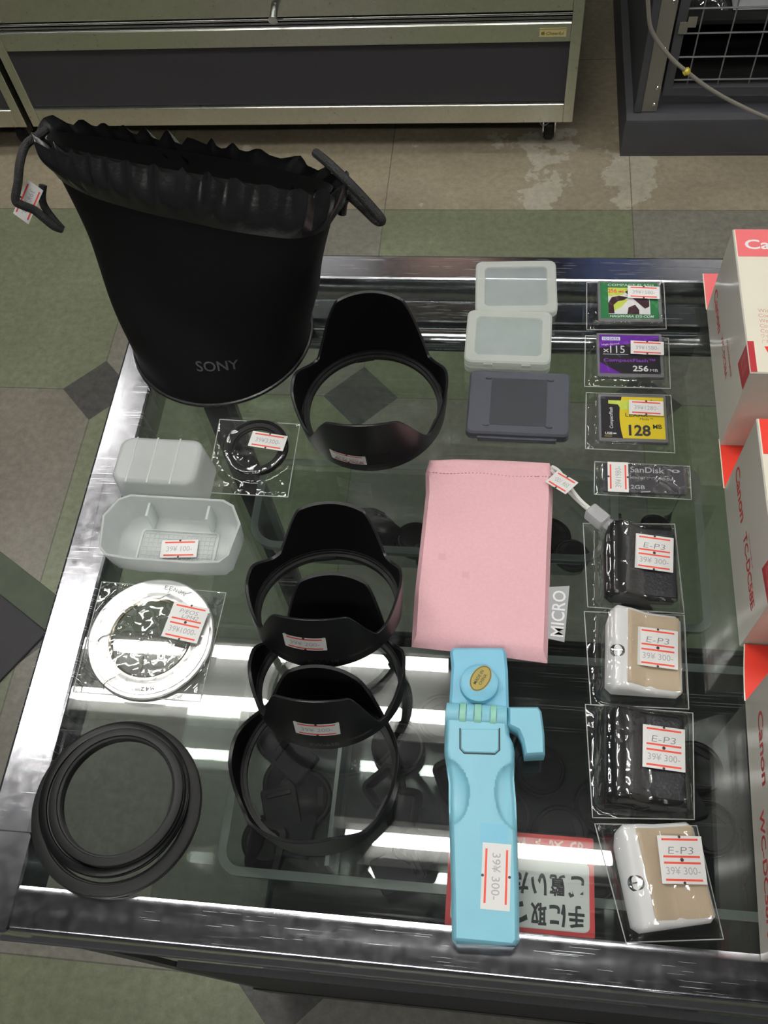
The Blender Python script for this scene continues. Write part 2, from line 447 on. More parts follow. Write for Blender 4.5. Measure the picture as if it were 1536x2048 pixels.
ceiling_lamp(-.30, .285, (.365,), 'short single tube ceiling light, mirrored at the near edge of the glass top')
ceiling_lamp(.9, 2.1, (.50, .63), 'twin fluorescent ceiling light beyond the red and white cartons')  # added out of view to help light the room
ceiling_lamp(-.9, .3, (-.95, -.82), 'twin fluorescent ceiling light nearest the camera side of the aisle')  # unseen fill lamp, added behind the camera for general light
ceiling_lamp(-2.4, -1.2, (1.5, 1.63), 'twin fluorescent ceiling light over the far left of the aisle')  # added lamp, brightens the back floor and the mirrored panels

ceiling_lamp(1.05, 2.25, (1.66, 1.79), 'twin fluorescent ceiling light over the mesh cabinet')  # second added lamp for the back floor and panels, out of view
def reflection_panel(x, y, w, m, label):  # unseen panel added to put coloured reflections in the rails
    t = thing('hanging_banner', label, 'banner', (x, y, 2.6))
    q = MB(); q.box(-w/2, w/2, -.003, .003, -.62, -.03); q.build('banner_sheet', m, t)
    q = MB(); q.tube([(-w/2, 0, -.03), (w/2, 0, -.03)], .006); q.tube([(-w/2+.02, 0, -.03), (-w/2+.02, 0, 0)], .002); q.tube([(w/2-.02, 0, -.03), (w/2-.02, 0, 0)], .002); q.build('hanging_rod', 'chrome', t)
reflection_panel(-.62, 2.05, .42, 'bannerA', 'plain white banner hanging from the ceiling above the aluminium cabinet')
reflection_panel(-.16, 2.10, .28, 'bannerC', 'plain peach banner hanging from the ceiling above the aluminium cabinet')
reflection_panel(.60, 2.05, .30, 'bannerA', 'plain white banner hanging from the ceiling above the mesh cabinet')
reflection_panel(.31, 2.00, .17, 'bannerB', 'plain blue banner hanging from the ceiling above the aisle')

# ------------------------------------------------------------------ display case
X0, X1, Y0, Y1 = -.265, .78, .025, .496
case = thing('display_case', 'glass topped display case with scratched silver metal rails', 'display case', (0, 0, 0))
def rail_bar(name, x0, x1, y0, y1, z0, z1, bev=.002, m='rail'):
    q = MB(Matrix.Translation((0, 0, GT))); w, h = x1-x0, y1-y0
    q.slab(rrect(w, h, .0015, 2), [(z0, bev), (z0+bev, 0), (z1-bev, 0), (z1-bev*.3, bev*.3), (z1, bev)], x=Matrix.Translation(((x0+x1)/2, (y0+y1)/2, 0)))
    return q.build(name, m, case)
rail_bar('side_rail', X0, -.2385, Y0+.024, Y1-.0245, -.030, .0005)
rail_bar('back_rail', X0, X1, .472, Y1, -.030, .0005)
rail_bar('side_rail', X1-.027, X1, Y0+.024, Y1-.0245, -.030, .0005)
q = MB(Matrix.Translation((0, 0, GT)))          # front rail: flat land then a rolled front edge
prof = [(.0468, -.026), (.0468, .0002), (.0445, .0006), (.0430, .0004), (.0360, .0003), (.0275, .0002), (.0262, -.0001), (.0253, -.0010), (.0250, -.0022), (.0250, -.026)]
n = len(prof); vs = [(x, y, z) for x in (X0+.0265, X1) for y, z in prof]
q.add(vs, [(i, (i+1) % n, n+(i+1) % n, n+i) for i in range(n)] + [tuple(range(n-1, -1, -1)), tuple(range(n, 2*n))])
q.build('front_rail', 'rail', case, 50)
q = MB(Matrix.Translation((0, 0, GT))); q.slab(rrect(.028, .050, .003), [(-.032, .001), (-.031, 0), (0, 0), (.0012, .0012)], x=Matrix.Translation((X0+.0135, Y0+.024, 0))); q.build('corner_cap', 'rail', case)
rail_bar('lower_lip', X0-.005, X0-.0002, Y0+.05, Y1, -.036, -.030, .001, 'greyframe')
rail_bar('lower_lip', X0, X1, Y0-.003, Y0+.004, -.045, -.041, .001, 'greyframe')
q = MB(); q.box(-.2383, X1-.0272, .047, .4718, GT-.005, GT); q.build('glass_top', 'glass', case)
for (px, py) in ((X0+.001, Y0+.002), (X0+.001, Y1-.024), (X1-.023, Y0+.002), (X1-.023, Y1-.024)):
    q = MB(); q.box(px, px+.022, py, py+.022, .12, GT-.031); q.build('corner_post', 'greyframe', case)
q = MB(); q.box(X0+.024, X1-.024, Y0+.004, Y0+.009, .58, GT-.031); q.build('front_pane', 'pane', case)
q = MB(); q.box(X0+.024, X1-.024, Y0+.001, Y0+.012, .16, .579); q.build('front_panel', 'darkpanel', case)
q = MB(); q.box(X0+.003, X0+.008, Y0+.026, Y1-.026, .16, GT-.031); q.build('side_pane', 'pane', case)
q = MB(); q.box(X1-.008, X1-.003, Y0+.026, Y1-.026, .16, GT-.031); q.build('side_pane', 'pane', case)
q = MB(); q.box(X0+.024, X1-.024, Y1-.010, Y1-.006, .16, GT-.060); q.build('sliding_door_pane', 'pane', case)
q = MB()                                        # sliding door track under the back edge of the glass
q.slab([(-.236, .444), (X1-.03, .444), (X1-.03, .464), (-.236, .464)], [(GT-.028, .001), (GT-.013, 0), (GT-.012, .001)])
q.build('door_track', 'rail', case)
q = MB(); q.tube([(-.236, .434, GT-.020), (X1-.03, .434, GT-.020)], .0085, 20); q.build('door_track', 'rail', case)
SH = -.262
q = MB(); q.box(X0+.010, X1-.010, Y0+.012, .300, GT+SH-.006, GT+SH-.0005); q.build('glass_shelf', 'pane', case)
q = MB(); q.box(X0+.010, X1-.010, .305, .468, GT+SH-.006, GT+SH-.0005); q.build('glass_shelf', 'pane', case)
q = MB(); q.box(X0, X1, Y0, Y1, .055, .16); q.build('plinth', 'black', case)
for px in (X0+.05, X1-.05):
    for py in (Y0+.05, Y1-.05):
        q = MB(Matrix.Translation((px, py, 0))); q.lathe([(.0, .0), (.022, .0), (.025, .004), (.025, .012), (.010, .016), (.010, .0548), (0, .0548)], 24, closed=False); q.build('foot', 'chrome', case)

# dark mat lying askew on the floor at the left
ma = thing('floor_mat', 'dark grey mat with a dull green border on the floor left of the display case', 'mat', (-.95, .40, 0))
p0, p1 = Vector((-.837, .586)), Vector((-.735, .523)); dr = (p1-p0).normalized(); nr = Vector((-dr.y, dr.x))*-1
def matpoly(a0, a1, b0, b1): return [tuple(p0 + dr*a + nr*bb - Vector((-.95, .40))) for a, bb in ((a0, b0), (a0, b1), (a1, b1), (a1, b0))]
q = MB(); q.slab(matpoly(-.30, .122, .0, .42), [(.0005, 0), (.004, 0), (.005, .001)]); q.build('mat_field', 'darkpanel', ma)
q = MB(); q.slab(matpoly(-.30, .122, -.057, -.0005), [(.0005, 0), (.003, 0), (.004, .001)]); q.build('mat_border', mat('dull_green_border', (.075, .095, .062), .6, var=.25, vscale=30), ma)

# ------------------------------------------------------------------ background cabinets
def alu_cabinet(xl, xr, Y, label, full=True):
    t = thing('display_cabinet', label, 'cabinet', ((xl+xr)/2, Y, 0)); W = (xr-xl)/2
    def part(nm, m, x0, x1, y0, y1, z0, z1, bev=.0015):
        q = MB(); q.slab(rrect(x1-x0, y1-y0, .001, 1), [(z0, bev), (z0+bev, 0), (z1-bev, 0), (z1, bev)], x=Matrix.Translation(((x0+x1)/2, (y0+y1)/2, 0))); return q.build(nm, m, t)
    part('carcass', 'darkpanel', -W+.003, W-.003, .022, .44, .085, .33)
    part('bottom_rail', 'alu', -W+.0205, W-.0205, 0, .022, .078, .1225)
    part('kick_panel', 'darkpanel', -W+.018, W-.018, .008, .0215, .1226, .2605)
    part('middle_rail', 'alu', -W+.0205, W-.0205, 0, .022, .2606, .300)
    part('stile', 'alu', -W, -W+.0203, -.0008, .022, .0785, 1.3)
    part('stile', 'alu', W-.0203, W, -.0008, .022, .0785, 1.3)
    for z in (.3015, .3085, .316): q = MB(); q.tube([(-W+.02, .004, z), (W-.02, .004, z)], .0022, 8); q.build('door_track', 'chrome', t)
    part('door_rail', 'alu', -W+.0205, W-.0205, .004, .018, .320, .372)
    part('upper_shelf', 'fixture', -W+.021, W-.021, .020, .44, .331, .341)
    q = MB(); q.box(-W+.0205, W-.0205, .008, .013, .3725, 1.28); q.build('door_pane', 'pane', t)
    part('back_panel', 'alu', -W, W, .441, .46, .0785, 1.3)
    for sx in (-1, 1):
        q = MB(Matrix.Translation((sx*(W-.045), .055, 0)) @ Matrix.Rotation(R_(90), 4, 'Y') @ Matrix.Rotation(R_(0), 4, 'Z'))
        q.lathe([(.004, -.009), (.024, -.011), (.028, -.007), (.028, .007), (.024, .011), (.004, .009)], 28, x=Matrix.Translation((-.0285, 0, 0)))
        cst = q.build('caster', 'rubber', t)
        q = MB(Matrix.Translation((sx*(W-.045), .055, 0))); q.box(-.014, -.0112, -.012, .012, .02, .0848); q.box(.0112, .014, -.012, .012, .02, .0848); q.box(-.014, .014, -.012, .012, .072, .0848); q.build('fork', 'chrome', cst)
    return t, part, W
cabn, part, W = alu_cabinet(-1.063, .130, 1.69, 'aluminium framed cabinet with a long dark kick panel and a small yellow maker sticker')
q = MB(Matrix.Translation((-.458+.4665, 0, 0)))
q.tube([(0, .003, .345), (0, -.018, .341), (0, -.03, .338)], .0075, 18); q.tube([(0, -.03, .338), (0, -.033, .3375)], .009, 18); q.build('lock_knob', 'chrome', cabn)
q = MB(); a = aty(1080, 53, 1.689); bq = aty(1132, 68, 1.689); cx = (a.x+bq.x)/2 - cabn.location.x; cz = .281; hw = abs(bq.x-a.x)/2
q.box(cx-hw, cx+hw, -.0009, -.0002, cz-.0085, cz+.0085, 0)
q.box(cx-hw, cx+hw, -.0012, -.0008, cz+.0072, cz+.0085, 1)
X = Matrix.Translation((cx, -.0014, cz)) @ Matrix.Rotation(R_(90), 4, 'X')
q.add([(p[0]-hw*.74, p[1]-.001, 0) for p in circle(.0035, 16)], [tuple(range(16))], 1, X); q.add([(-hw*.70, .0025, 0), (-hw*.6, .0055, 0), (-hw*.66, .002, 0)], [(0, 1, 2)], 1, X)
q.text('Cheerful', hw*.16, -.001, hw*1.3, .007, 0, 1, x=X, shear=.15, bold=.01)
q.build('maker_sticker', ['stickeryellow', 'olive'], cabn)
q = MB(); q.tube(smooth_path([(W-.062, .03, .0785), (W-.066, .024, .062), (W-.058, .022, .054), (W-.047, .024, .062), (W-.044, .03, .0785)]), .0013, 6); q.build('wire_loop', 'wire', cabn)
q = MB(); q.box(-.02, W-.024, .0005, .0035, .361, .3718); q.build('paper_strip', 'label', cabn)
alu_cabinet(-2.27, -1.0765, 1.688, 'aluminium framed cabinet at the far left, only its near end post showing')

gc = thing('mesh_cabinet', 'dark grey steel cabinet with a wire mesh door on a deep plinth', 'cabinet', (.238, 1.68, 0))
def gpart(nm, m, x0, x1, y0, y1, z0, z1, bev=.002):
    q = MB(); q.slab(rrect(x1-x0, y1-y0, .001, 1), [(z0, bev), (z0+bev, 0), (z1-bev, 0), (z1, bev)], x=Matrix.Translation(((x0+x1)/2, (y0+y1)/2, 0))); return q.build(nm, m, gc)
q = MB(); q.slab([(0, 0), (1.1, 0), (1.1, .55), (0, .55)], [(.0, .0), (.083, 0), (.088, .002), (.094, .016)]); q.build('plinth', 'greyframe', gc)
gpart('carcass', 'blackhole', .05, 1.08, .10, .53, .0945, .100)
gpart('back_panel', 'blackhole', .05, 1.08, .53, .545, .0945, 1.5)
gpart('side_panel', 'greyframe', .016, .030, .016, .53, .0945, 1.5)
gpart('side_panel', 'greyframe', 1.06, 1.075, .016, .53, .0945, 1.5)
st = gpart('angle_strip', 'stripmetal', .0302, .062, .020, .023, .0946, 1.5, .0008)
for z in (.112, .150, .235, .330): q = MB(); q.lathe([(.0, .0018), (.003, .0012), (.004, 0)], 14, x=Matrix.Translation((.054, .0195, z)) @ Matrix.Rotation(R_(90), 4, 'X'), closed=False); q.build('rivet', 'chrome', st)
md = MB(); md.box(.068, .086, .030, .046, .125, 1.3); md.box(.086, .99, .030, .046, .125, .142); md.box(.99, 1.008, .030, .046, .125, 1.3); md.build('door_frame', 'greyframe', gc)
md = MB()
for k in range(6): md.tube([(.086, .038, .155+.050*k), (.99, .038, .155+.050*k)], .0018, 6)
for k in range(15): md.tube([(.115+.060*k, .0405, .143), (.115+.060*k, .0405, .46)], .0015, 6)
md.build('wire_mesh', 'wire', gc)
md = MB(); md.box(.074, .090, .026, .0295, .262, .284); md.box(.088, .104, .024, .0265, .276, .296); md.build('door_latch', 'stripmetal', gc)
ZS = aty(1415, 17, 1.80).z
gpart('inner_shelf', 'blackhole', .07, 1.05, .085, .53, ZS-.012, ZS)
for k, (xx, lab) in enumerate(((.125, 'clear plastic bag of small parts on the mesh cabinet shelf, beside the angle strip'), (.235, 'grey round cornered packet lying on the mesh cabinet shelf'), (.34, 'crinkled silver plastic bag further right on the mesh cabinet shelf'))):
    t = thing('plastic_bag', lab, 'bag', (.238+xx, 1.68+.155, ZS+.0003))
    q = MB(); q.grid(lambda u, v: ((u-.5)*.10, (v-.5)*.09, .002+.03*math.sin(PI*u)**.6*math.sin(PI*v)**.6*(1+.4*noise.noise(Vector((u*6+k*5, v*6, 1))))), 16, 14)
    q.build('bag_film' if k != 1 else 'packet_cover', 'filmwild' if k != 1 else 'taggrey', t)
    q = MB(); q.slab(rrect(.06, .05, .012), [(.001, .002), (.004, 0), (.014, 0), (.017, .004)]); q.build('packet_content', 'greycase' if k != 1 else 'silverprint', t)

pts = [aty(px, py, 1.60) for px, py in ((1292, -60), (1296, 5), (1303, 60), (1335, 108), (1373, 143), (1420, 178), (1470, 206), (1536, 236), (1620, 262))]
sc_ = thing('security_cable', 'thin grey cable with a yellow bead drooping across the mesh cabinet', 'cable', tuple(pts[-1]))
q = MB(Matrix.Translation(-pts[-1])); q.tube(smooth_path(pts, 10), .0038, 10); q.build('cable_sheath', 'cable', sc_)
q = MB(Matrix.Translation(pts[4]-pts[-1])); q.lathe([(0, -.007), (.005, -.006), (.0072, 0), (.005, .006), (0, .007)], 16, closed=False, x=Matrix.Rotation(R_(50), 4, 'Y')); q.build('yellow_bead', 'beadyellow', sc_)

# ------------------------------------------------------------------ stickers
def sticker_mesh(q, w, h, l1=None, price='39¥ 300-', th=.00012):
    """paper (0), red rules (1), stamp grey (2), pencil (3), dark dot (4)"""
    e = .00006
    q.grid(lambda u, v: ((u-.5)*w, (v-.5)*h, th), 8, 6, 0)
    o = rrect(w, h, .0003, 1); q.slab(o, [(0, 0), (th, 0)], 0, top=False, bot=False)
    def rule(y, x0=-.41, x1=.41, t=.0005): q.grid(lambda u, v: ((x0+(x1-x0)*u)*w, y + (v-.5)*2*t, th+e), 8, 1, 1)
    def dot(y, r=.0007, mi=4): q.add([(p[0], p[1]+y, th+2*e) for p in circle(r, 12)], [tuple(range(12))], mi)
    if l1 is None:
        rule(h*.36); rule(-h*.36); q.text(price, 0, 0, w*.70, h*.30, th+e, 2, bold=.004)
        dot(h*.5-.0005); dot(-h*.5+.0005)
    else:
        rule(h*.42); rule(h*.06); rule(-h*.07); rule(-h*.42)
        if isinstance(l1, str): q.text(l1, 0, h*.19, w*.56, h*.15, th+e, 3, shear=.15, bold=-.012)
        else:
            q.text(l1[0], 0, h*.29, w*.5, h*.11, th+e, 3, shear=.2, bold=-.01); q.text(l1[1], w*.08, h*.15, w*.45, h*.11, th+e, 3, shear=.2, bold=-.01)
        q.text(price, 0, -h*.23, w*.76, h*.16, th+e, 2, bold=.004)
        dot(-h*.005, .0009); dot(h*.5-.0005); dot(-h*.5+.0005)
SM = ['label', 'red', 'grey', 'pencil', 'ink']
def sticker(parent, w, h, X, l1=None, price='39¥ 300-', warp=None, name='price_sticker'):
    q = MB(X); q.warp = warp; sticker_mesh(q, w, h, l1, price); return q.build(name, SM, parent)
def TR(x, y, z=0, rz=0): return Matrix.Translation((x, y, z)) @ Matrix.Rotation(rz, 4, 'Z')

def sleeve(parent, corners, hfun, m='film', nu=36, nv=30, wr=.0004, seed=0, name='plastic_sleeve', edge=True):
    """clear bag: top sheet draped by hfun(x, y), flat bottom sheet, welded white rim; corners CCW from front left, local"""
    c = [Vector((p[0], p[1])) for p in corners]
    def xy(u, v): return (c[0]*(1-u)+c[1]*u)*(1-v) + (c[3]*(1-u)+c[2]*u)*v
    q = MB()
    def top(u, v):
        p = xy(u, v); e = min(u, 1-u, v, 1-v); k = sstep(0, .05, e)
        z = .0003 + hfun(p.x, p.y)*k + wr*k*(noise.noise(Vector((p.x*75+seed, p.y*75, seed)))+.8*abs(noise.noise(Vector((p.x*150, p.y*110+seed, 3)))))
        return (p.x, p.y, max(.0002, z))
    q.grid(top, nu, nv, 0)
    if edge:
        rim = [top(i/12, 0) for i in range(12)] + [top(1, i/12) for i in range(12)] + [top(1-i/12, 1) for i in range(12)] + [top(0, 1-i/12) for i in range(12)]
        q.tube(rim, .0003, 5, 1, closed=True)  # weld line, whitened to stand in for highlights on the film edge
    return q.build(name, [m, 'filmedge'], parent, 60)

# ------------------------------------------------------------------ memory cards
def box_h(w, h, cx, cy, z, fall=.004):
    def f(x, y):
        dx = max(0, abs(x-cx)-w/2); dy = max(0, abs(y-cy)-h/2); return z*(1-sstep(0, fall, math.hypot(dx, dy)))
    return f
def cf_card(label, c, slv, art, sp, price, seed):
    t = thing('memory_card', label, 'memory card', g(*c), group='memory cards in clear sleeves')
    q = MB(); q.slab(rrect(.0428, .0364, .001, 3), [(.0004, .0002), (.0007, 0), (.0034, 0), (.0037, .0003)]); body = q.build('card_body', 'cardgrey', t)
    q = MB(); mats = art(q); q.build('card_label', mats, body)
    cs = [((x-c[0])*mm, (y-c[1])*mm) for x, y in slv]
    sleeve(t, cs, box_h(.0436, .0372, 0, 0, .0042, .007), seed=seed, wr=.0005, nu=50, nv=44)
    s = at(sp[0], sp[1], .0045); sticker(t, .0215, .0112, TR(s.x-c[0]*mm, s.y-c[1]*mm, .0052, R_(-2)), None, price)
    return t
Z0, Z1, Z2, Z3 = .00375, .0038, .00385, .0039
def quad(q, x0, x1, y0, y1, z, mi): q.add([(x0, y0, z), (x1, y0, z), (x1, y1, z), (x0, y1, z)], [(0, 1, 2, 3)], mi)
def poly(q, pts, z, mi): q.add([(x*mm, y*mm, z) for x, y in pts], [tuple(range(len(pts)))], mi)
def art_green(q):
    quad(q, -.0198, .0192, -.0158, .0165, Z0, 0)
    quad(q, -.0145, .0135, -.0120, .0118, Z1, 1)
    poly(q, [(-14.5, 11.8), (1, 11.8), (-5, 5), (-14.5, 4)], Z2, 2); poly(q, [(-12, -10), (-6, -6), (-1, 1), (-8, 3), (-13, -4)], Z2, 2)
    poly(q, [(-3, 8), (2, 11.5), (13, 1), (13, -5), (10, -7)], Z3, 3)
    poly(q, [(-14.5, -2), (-12, 3), (-7, 4.5), (-1, 3), (-4, .5), (-8, -.5), (-11, -4), (-10.5, -11.5), (-14.5, -11.5)], Z3, 3)
    poly(q, [(-1, -6), (3.5, -3.5), (6, -8), (6, -12), (-2, -12)], Z3, 3)
    q.text('COMPACT FLASH', .001, .0143, .031, .0022, Z2, 1); q.text('256', -.0115, .0090, .0062, .0036, Z3, 4, bold=.02); q.text('MB', -.0055, .0082, .0036, .0019, Z3, 4, bold=.02)
    q.text('HAGIWARA SYS-COM', .001, -.0139, .029, .0022, Z2, 1, shear=.2, bold=.02)
    return ['cardgreen', 'white', 'lime', 'maroon', 'red']
def art_purple(q):
    quad(q, -.0198, .0195, -.0158, .0165, Z0, 1)
    poly(q, [(-19.8, 16.5), (-19.8, 5.2), (19.5, 13.0), (19.5, 16.5)], Z1, 0); poly(q, [(-19.8, -6.5), (-19.8, -15.8), (-6, -15.8)], Z1, 0)
    quad(q, -.0180, -.0060, .0118, .0148, Z2, 2); q.text('I·O DATA', -.0120, .0133, .0105, .0020, Z3, 3, bold=.02)
    q.text('High-Speed', -.0125, .0084, .0115, .0016, Z2, 2, rot=.12, bold=.01); q.text('×', -.0155, .0030, .0036, .0032, Z2, 2); q.text('115', -.0080, .0042, .0095, .0062, Z2, 2)
    quad(q, -.0175, -.001, -.0001, .0002, Z2, 2)
    q.text('CompactFlash™', -.0005, -.0052, .0335, .0036, Z2, 4, bold=.02); q.text('256', .0065, -.0115, .0100, .0048, Z2, 2, bold=.025); q.text('MB', .0150, -.0128, .0050, .0022, Z2, 2)
    q.add([(.010+p[0], .0015+p[1], Z2) for p in circle(.0030, 16, ry=.0016)], [tuple(range(16))], 5)
    return ['cardpurple', 'cardblack', 'white', 'blueprint', 'purpletext', 'signpink']
def art_yellow(q):
    quad(q, -.0198, .0198, -.0160, .0162, Z0, 0)
    arc = [(-8+3.0*(k/10)**2 if False else -8.6+2.2*abs(k/10-.45)**2*4, 16.2-32.2*k/10) for k in range(11)]
    poly(q, [(19.8, 16.2)]+[(-8.2+1.8*((k/10-.5)*2)**2, 16.2-32.2*k/10) for k in range(11)]+[(19.8, -16.0)], Z1, 1)
    poly(q, [(-15, 13.2), (1, 13.2), (0, 6), (-7, 6), (-9, 10), (-15, 10.5)], Z2, 2)
    q.text('CompactFlash', -.0132, -.0005, .0165, .0028, Z2, 3, rot=PI/2, shear=.15, bold=.01); q.text('USB', -.0152, -.0125, .0046, .0020, Z2, 3, bold=.03); quad(q, -.0125, -.0105, -.0130, -.0121, Z2, 3); q.text('ENABLED', -.0155, -.0147, .0045, .0008, Z2, 1)
    q.text('LEXAR', .0025, .0022, .0140, .0030, Z2, 4); q.text('Media™', .0085, -.0009, .0080, .0018, Z2, 4, shear=.2)
    q.text('128', .0040, -.0098, .0135, .0085, Z2, 4, bold=.03); q.text('MB', .0151, -.0066, .0055, .0034, Z2, 4, bold=.02); q.text('4x', .013, .0135, .004, .002, Z2, 4)
    return ['cardblack', 'cardyellow', 'lime', 'white', 'ink']
cf_card('memory card with green label and two tone picture, topmost of the sleeved cards', (87, 451.5), [(58, 428), (111, 430), (111.5, 471.8), (58.5, 471.2)], art_green, (1287, 586), '39¥1580-', 1)
cf_card('memory card with purple and black label', (85.5, 404.5), [(56, 380), (111, 380), (112, 422), (57, 423)], art_purple, (1294, 697), '39¥1580-', 2)
cf_card('memory card with yellow and black label', (85.5, 353.5), [(56, 331), (111, 330), (111, 374.5), (57, 375)], art_yellow, (1292, 817), '39¥1280-', 3)
t = thing('memory_stick', 'long dark grey memory stick in a clear sleeve below the yellow labelled card', 'memory card', g(91, 309), R_(-.6), 'memory cards in clear sleeves')
q = MB(); q.slab(rrect(.050, .0205, .0012, 3), [(.0004, .0002), (.0006, 0), (.0026, 0), (.0028, .0003)]); body = q.build('stick_body', 'stick', t)
q = MB(); q.text('SanDisk', .002, .0060, .0205, .0042, .00285, 0, bold=.01); q.text('MEMORY STICK PRO Duo', .0045, .0, .0260, .0018, .00285, 0, bold=.01); q.text('2GB', -.004, -.0066, .0085, .0028, .00285, 0, bold=.01)
q.add([(p[0]+.019, p[1]+.0060, .00285) for p in circle(.0026, 20, ry=.0011)], [tuple(range(20))], 0); q.add([(p[0]+.019, p[1]+.0060, .0029) for p in circle(.0012, 16, ry=.0007)], [tuple(range(16))], 1); q.build('printing', ['silverprint', 'stick'], body)
sleeve(t, [(-.0300, -.0117), (.0280, -.0122), (.0283, .0117), (-.0295, .0122)], box_h(.0505, .0195, 0, 0, .0031, .003), 'filmwild', seed=4, wr=.0006)
s = at(1236, 955, .004); sticker(t, .0215, .0125, TR(s.x-.091, s.y-.309, .0044, R_(90)), None, '39¥1980-')

# ------------------------------------------------------------------ memory card cases
def card_case(label, c, w, h, rz, layers, mts, dark=False):
    t = thing('card_case', label, 'plastic case', g(*c), rz, 'memory card cases'); z = .0003
    for k in range(layers):
        q = MB(); o = rrect(w, h, .005, 5)
        q.slab(o, [(z, .0008), (z+.0008, 0), (z+.0030, 0)], 0, top=False)
        q.slab(o, [(z+.0031, .0006), (z+.0032, 0), (z+.0052, 0), (z+.0062, .0010)], 0, bot=False, top=False)
        i1 = inset_poly(o, .0010); i2 = rrect(w-.0124, h-.0124, .0035, 5); i3 = rrect(w-.0136, h-.0136, .0030, 5); n = len(o)
        q.add([(x, y, z+.0062) for x, y in i1]+[(x, y, z+.0060) for x, y in i2]+[(x, y, z+.0052) for x, y in i3], [(i, (i+1) % n, n+(i+1) % n, n+i) for i in range(n)]+[(n+i, n+(i+1) % n, 2*n+(i+1) % n, 2*n+i) for i in range(n)], 0)
        q.build('case_shell', mts[0], t)
        q = MB(); q.add([(x, y, z+.0052) for x, y in i3], [tuple(range(n))]); q.build('case_window', mts[1], t)
        for sx in (-1, 1): q = MB(); q.slab(rrect(.006, .0012, .0004, 2), [(z+.0018, 0), (z+.0046, 0)], x=Matrix.Translation((sx*w*.22, -h/2-.0004, 0))); q.build('clasp', mts[0], t)
        z += .0064
    return t
card_case('milky white card case at the back, overlapping the metal rail', (9, 461.5), .0565, .0485, R_(2), 1, ('frost2', 'frostthin'))
card_case('two milky white card cases stacked, in front of the rearmost one', (5, 411), .0570, .0450, R_(-1), 2, ('frost2', 'frostthin'))
t = thing('card_case', 'dark grey translucent card case above the pink pouch', 'plastic case', g(13, 360), R_(-1), 'memory card cases')
q = MB(); o = rrect(.0655, .0500, .004, 5); q.slab(o, [(.0004, .001), (.0014, 0), (.0042, 0)]); q.slab(o, [(.0045, .0005), (.0048, 0), (.0072, 0), (.0085, .0012)]); q.build('case_shell', 'greycase', t)
q = MB(); q.slab(rrect(.036, .037, .001), [(.0084, 0), (.0087, 0)]); q.build('case_window', 'greycase2', t)
for sx in (-1, 1):
    for sy in (-1, 1):
        q = MB(Matrix.Translation((sx*.020, sy*.0185, .0085))); q.slab(rrect(.0045, .0028, .0012, 3), [(0, 0), (.0008, .0004)]); q.build('corner_stud', 'greycase', t)
q = MB(Matrix.Translation((0, -.0256, 0))); q.slab(rrect(.050, .0022, .0008, 3), [(.0012, 0), (.0050, 0)]); q.build('clasp', 'greycase', t)

# ------------------------------------------------------------------ camera grips in bags
def grip(label, c, rz, body_m, skin_m, corners, sp, srot, seed, price='39¥ 300-', screw=False, tilt=0.):
    t = thing('camera_grip', label, 'camera grip', g(*c), rz, 'camera grips in clear bags')
    w, h = .041, .049
    out = [(-.0205, -.0215), (-.0170, -.0245), (.0175, -.0235), (.0205, -.0205), (.0205, .0205), (.0175, .0235), (-.0150, .0250), (-.0185, .0225), (-.0205, .016)]
    def top(x): return .0075 + .0060*sstep(.004, -.0125, x) - .004*sstep(-.0150, -.0208, x)
    q = MB(); n = len(out)
    fine = []
    for i in range(n):
        a, bb = Vector(out[i]), Vector(out[(i+1) % n])
        for k in range(4): fine.append(tuple(a.lerp(bb, k/4)))
    rings = [(0, .0015, 0), (0.0012, 0, 0), (None, 0, -.0025), (None, .0012, -.0006)]
    vs = []; fs = []; m = len(fine)
    for zz, d, dz in rings:
        for x, y in inset_poly(fine, d): vs.append((x, y, .0004+zz if zz is not None else top(x)+dz))
    for kk in range(1, 15):
        r = 1 - kk/14.2
        for x, y in inset_poly(fine, .0012): vs.append((x*r, y*r, top(x*r)))
    rings = rings + [0]*14
    for k in range(len(rings)-1):
        for i in range(m): fs.append((k*m+i, k*m+(i+1) % m, (k+1)*m+(i+1) % m, (k+1)*m+i))
    fs.append(tuple(range(m-1, -1, -1))); fs.append(tuple((len(rings)-1)*m+i for i in range(m)))
    q.add(vs, fs)
    body = q.build('grip_body', body_m, t, 50)
    def skin(u, v):
        x = -.0095 + .0285*u; yb = -.0215 + .001*(1-u); yt = .0222 - .001*u; y = yb + (yt-yb)*v
        e = min(u*.0285, (1-u)*.0285, v*.043, (1-v)*.043); return (x, y, top(x) + .0002 + .0005*sstep(0, .0012, e))
    q = MB(); q.grid(skin, 24, 24); q.build('grip_skin', skin_m, body, 60)
    if screw:
        X = Matrix.Translation((-.0150, -.0030, .0125)) @ Matrix.Rotation(R_(-12), 4, 'Y')
        q = MB(X); q.lathe([(0, .0001), (.0026, .0004), (.0034, .0010), (.0040, .0004), (.0040, -.002)], 24, closed=False); q.box(-.0028, .0028, -.0003, .0003, .0005, .0012); q.build('coin_screw', 'chrome', body)
    hf0 = box_h(.040, .047, 0, 0, 1.0, .006)
    cs = [((x-c[0])*mm, (y-c[1])*mm) for x, y in corners]
    ci, si = math.cos(-rz), math.sin(-rz); cs = [(x*ci-y*si, x*si+y*ci) for x, y in cs]
    sleeve(t, cs, lambda x, y: hf0(x, y)*(top(max(-.0185, min(.02, x)))+.0012), 'film', seed=seed, wr=.0005, nu=44, nv=44)
    s = at(sp[0], sp[1], .0095); dx, dy = s.x-c[0]*mm, s.y-c[1]*mm
    lx, ly = dx*ci-dy*si, dx*si+dy*ci
    X = Matrix.Translation((lx, ly, .0104)) @ Matrix.Rotation(srot-rz, 4, 'Z') @ Matrix.Rotation(R_(4), 4, 'Y')
    sticker(t, .0218, .0225, X, 'E-P3', price)
    return t
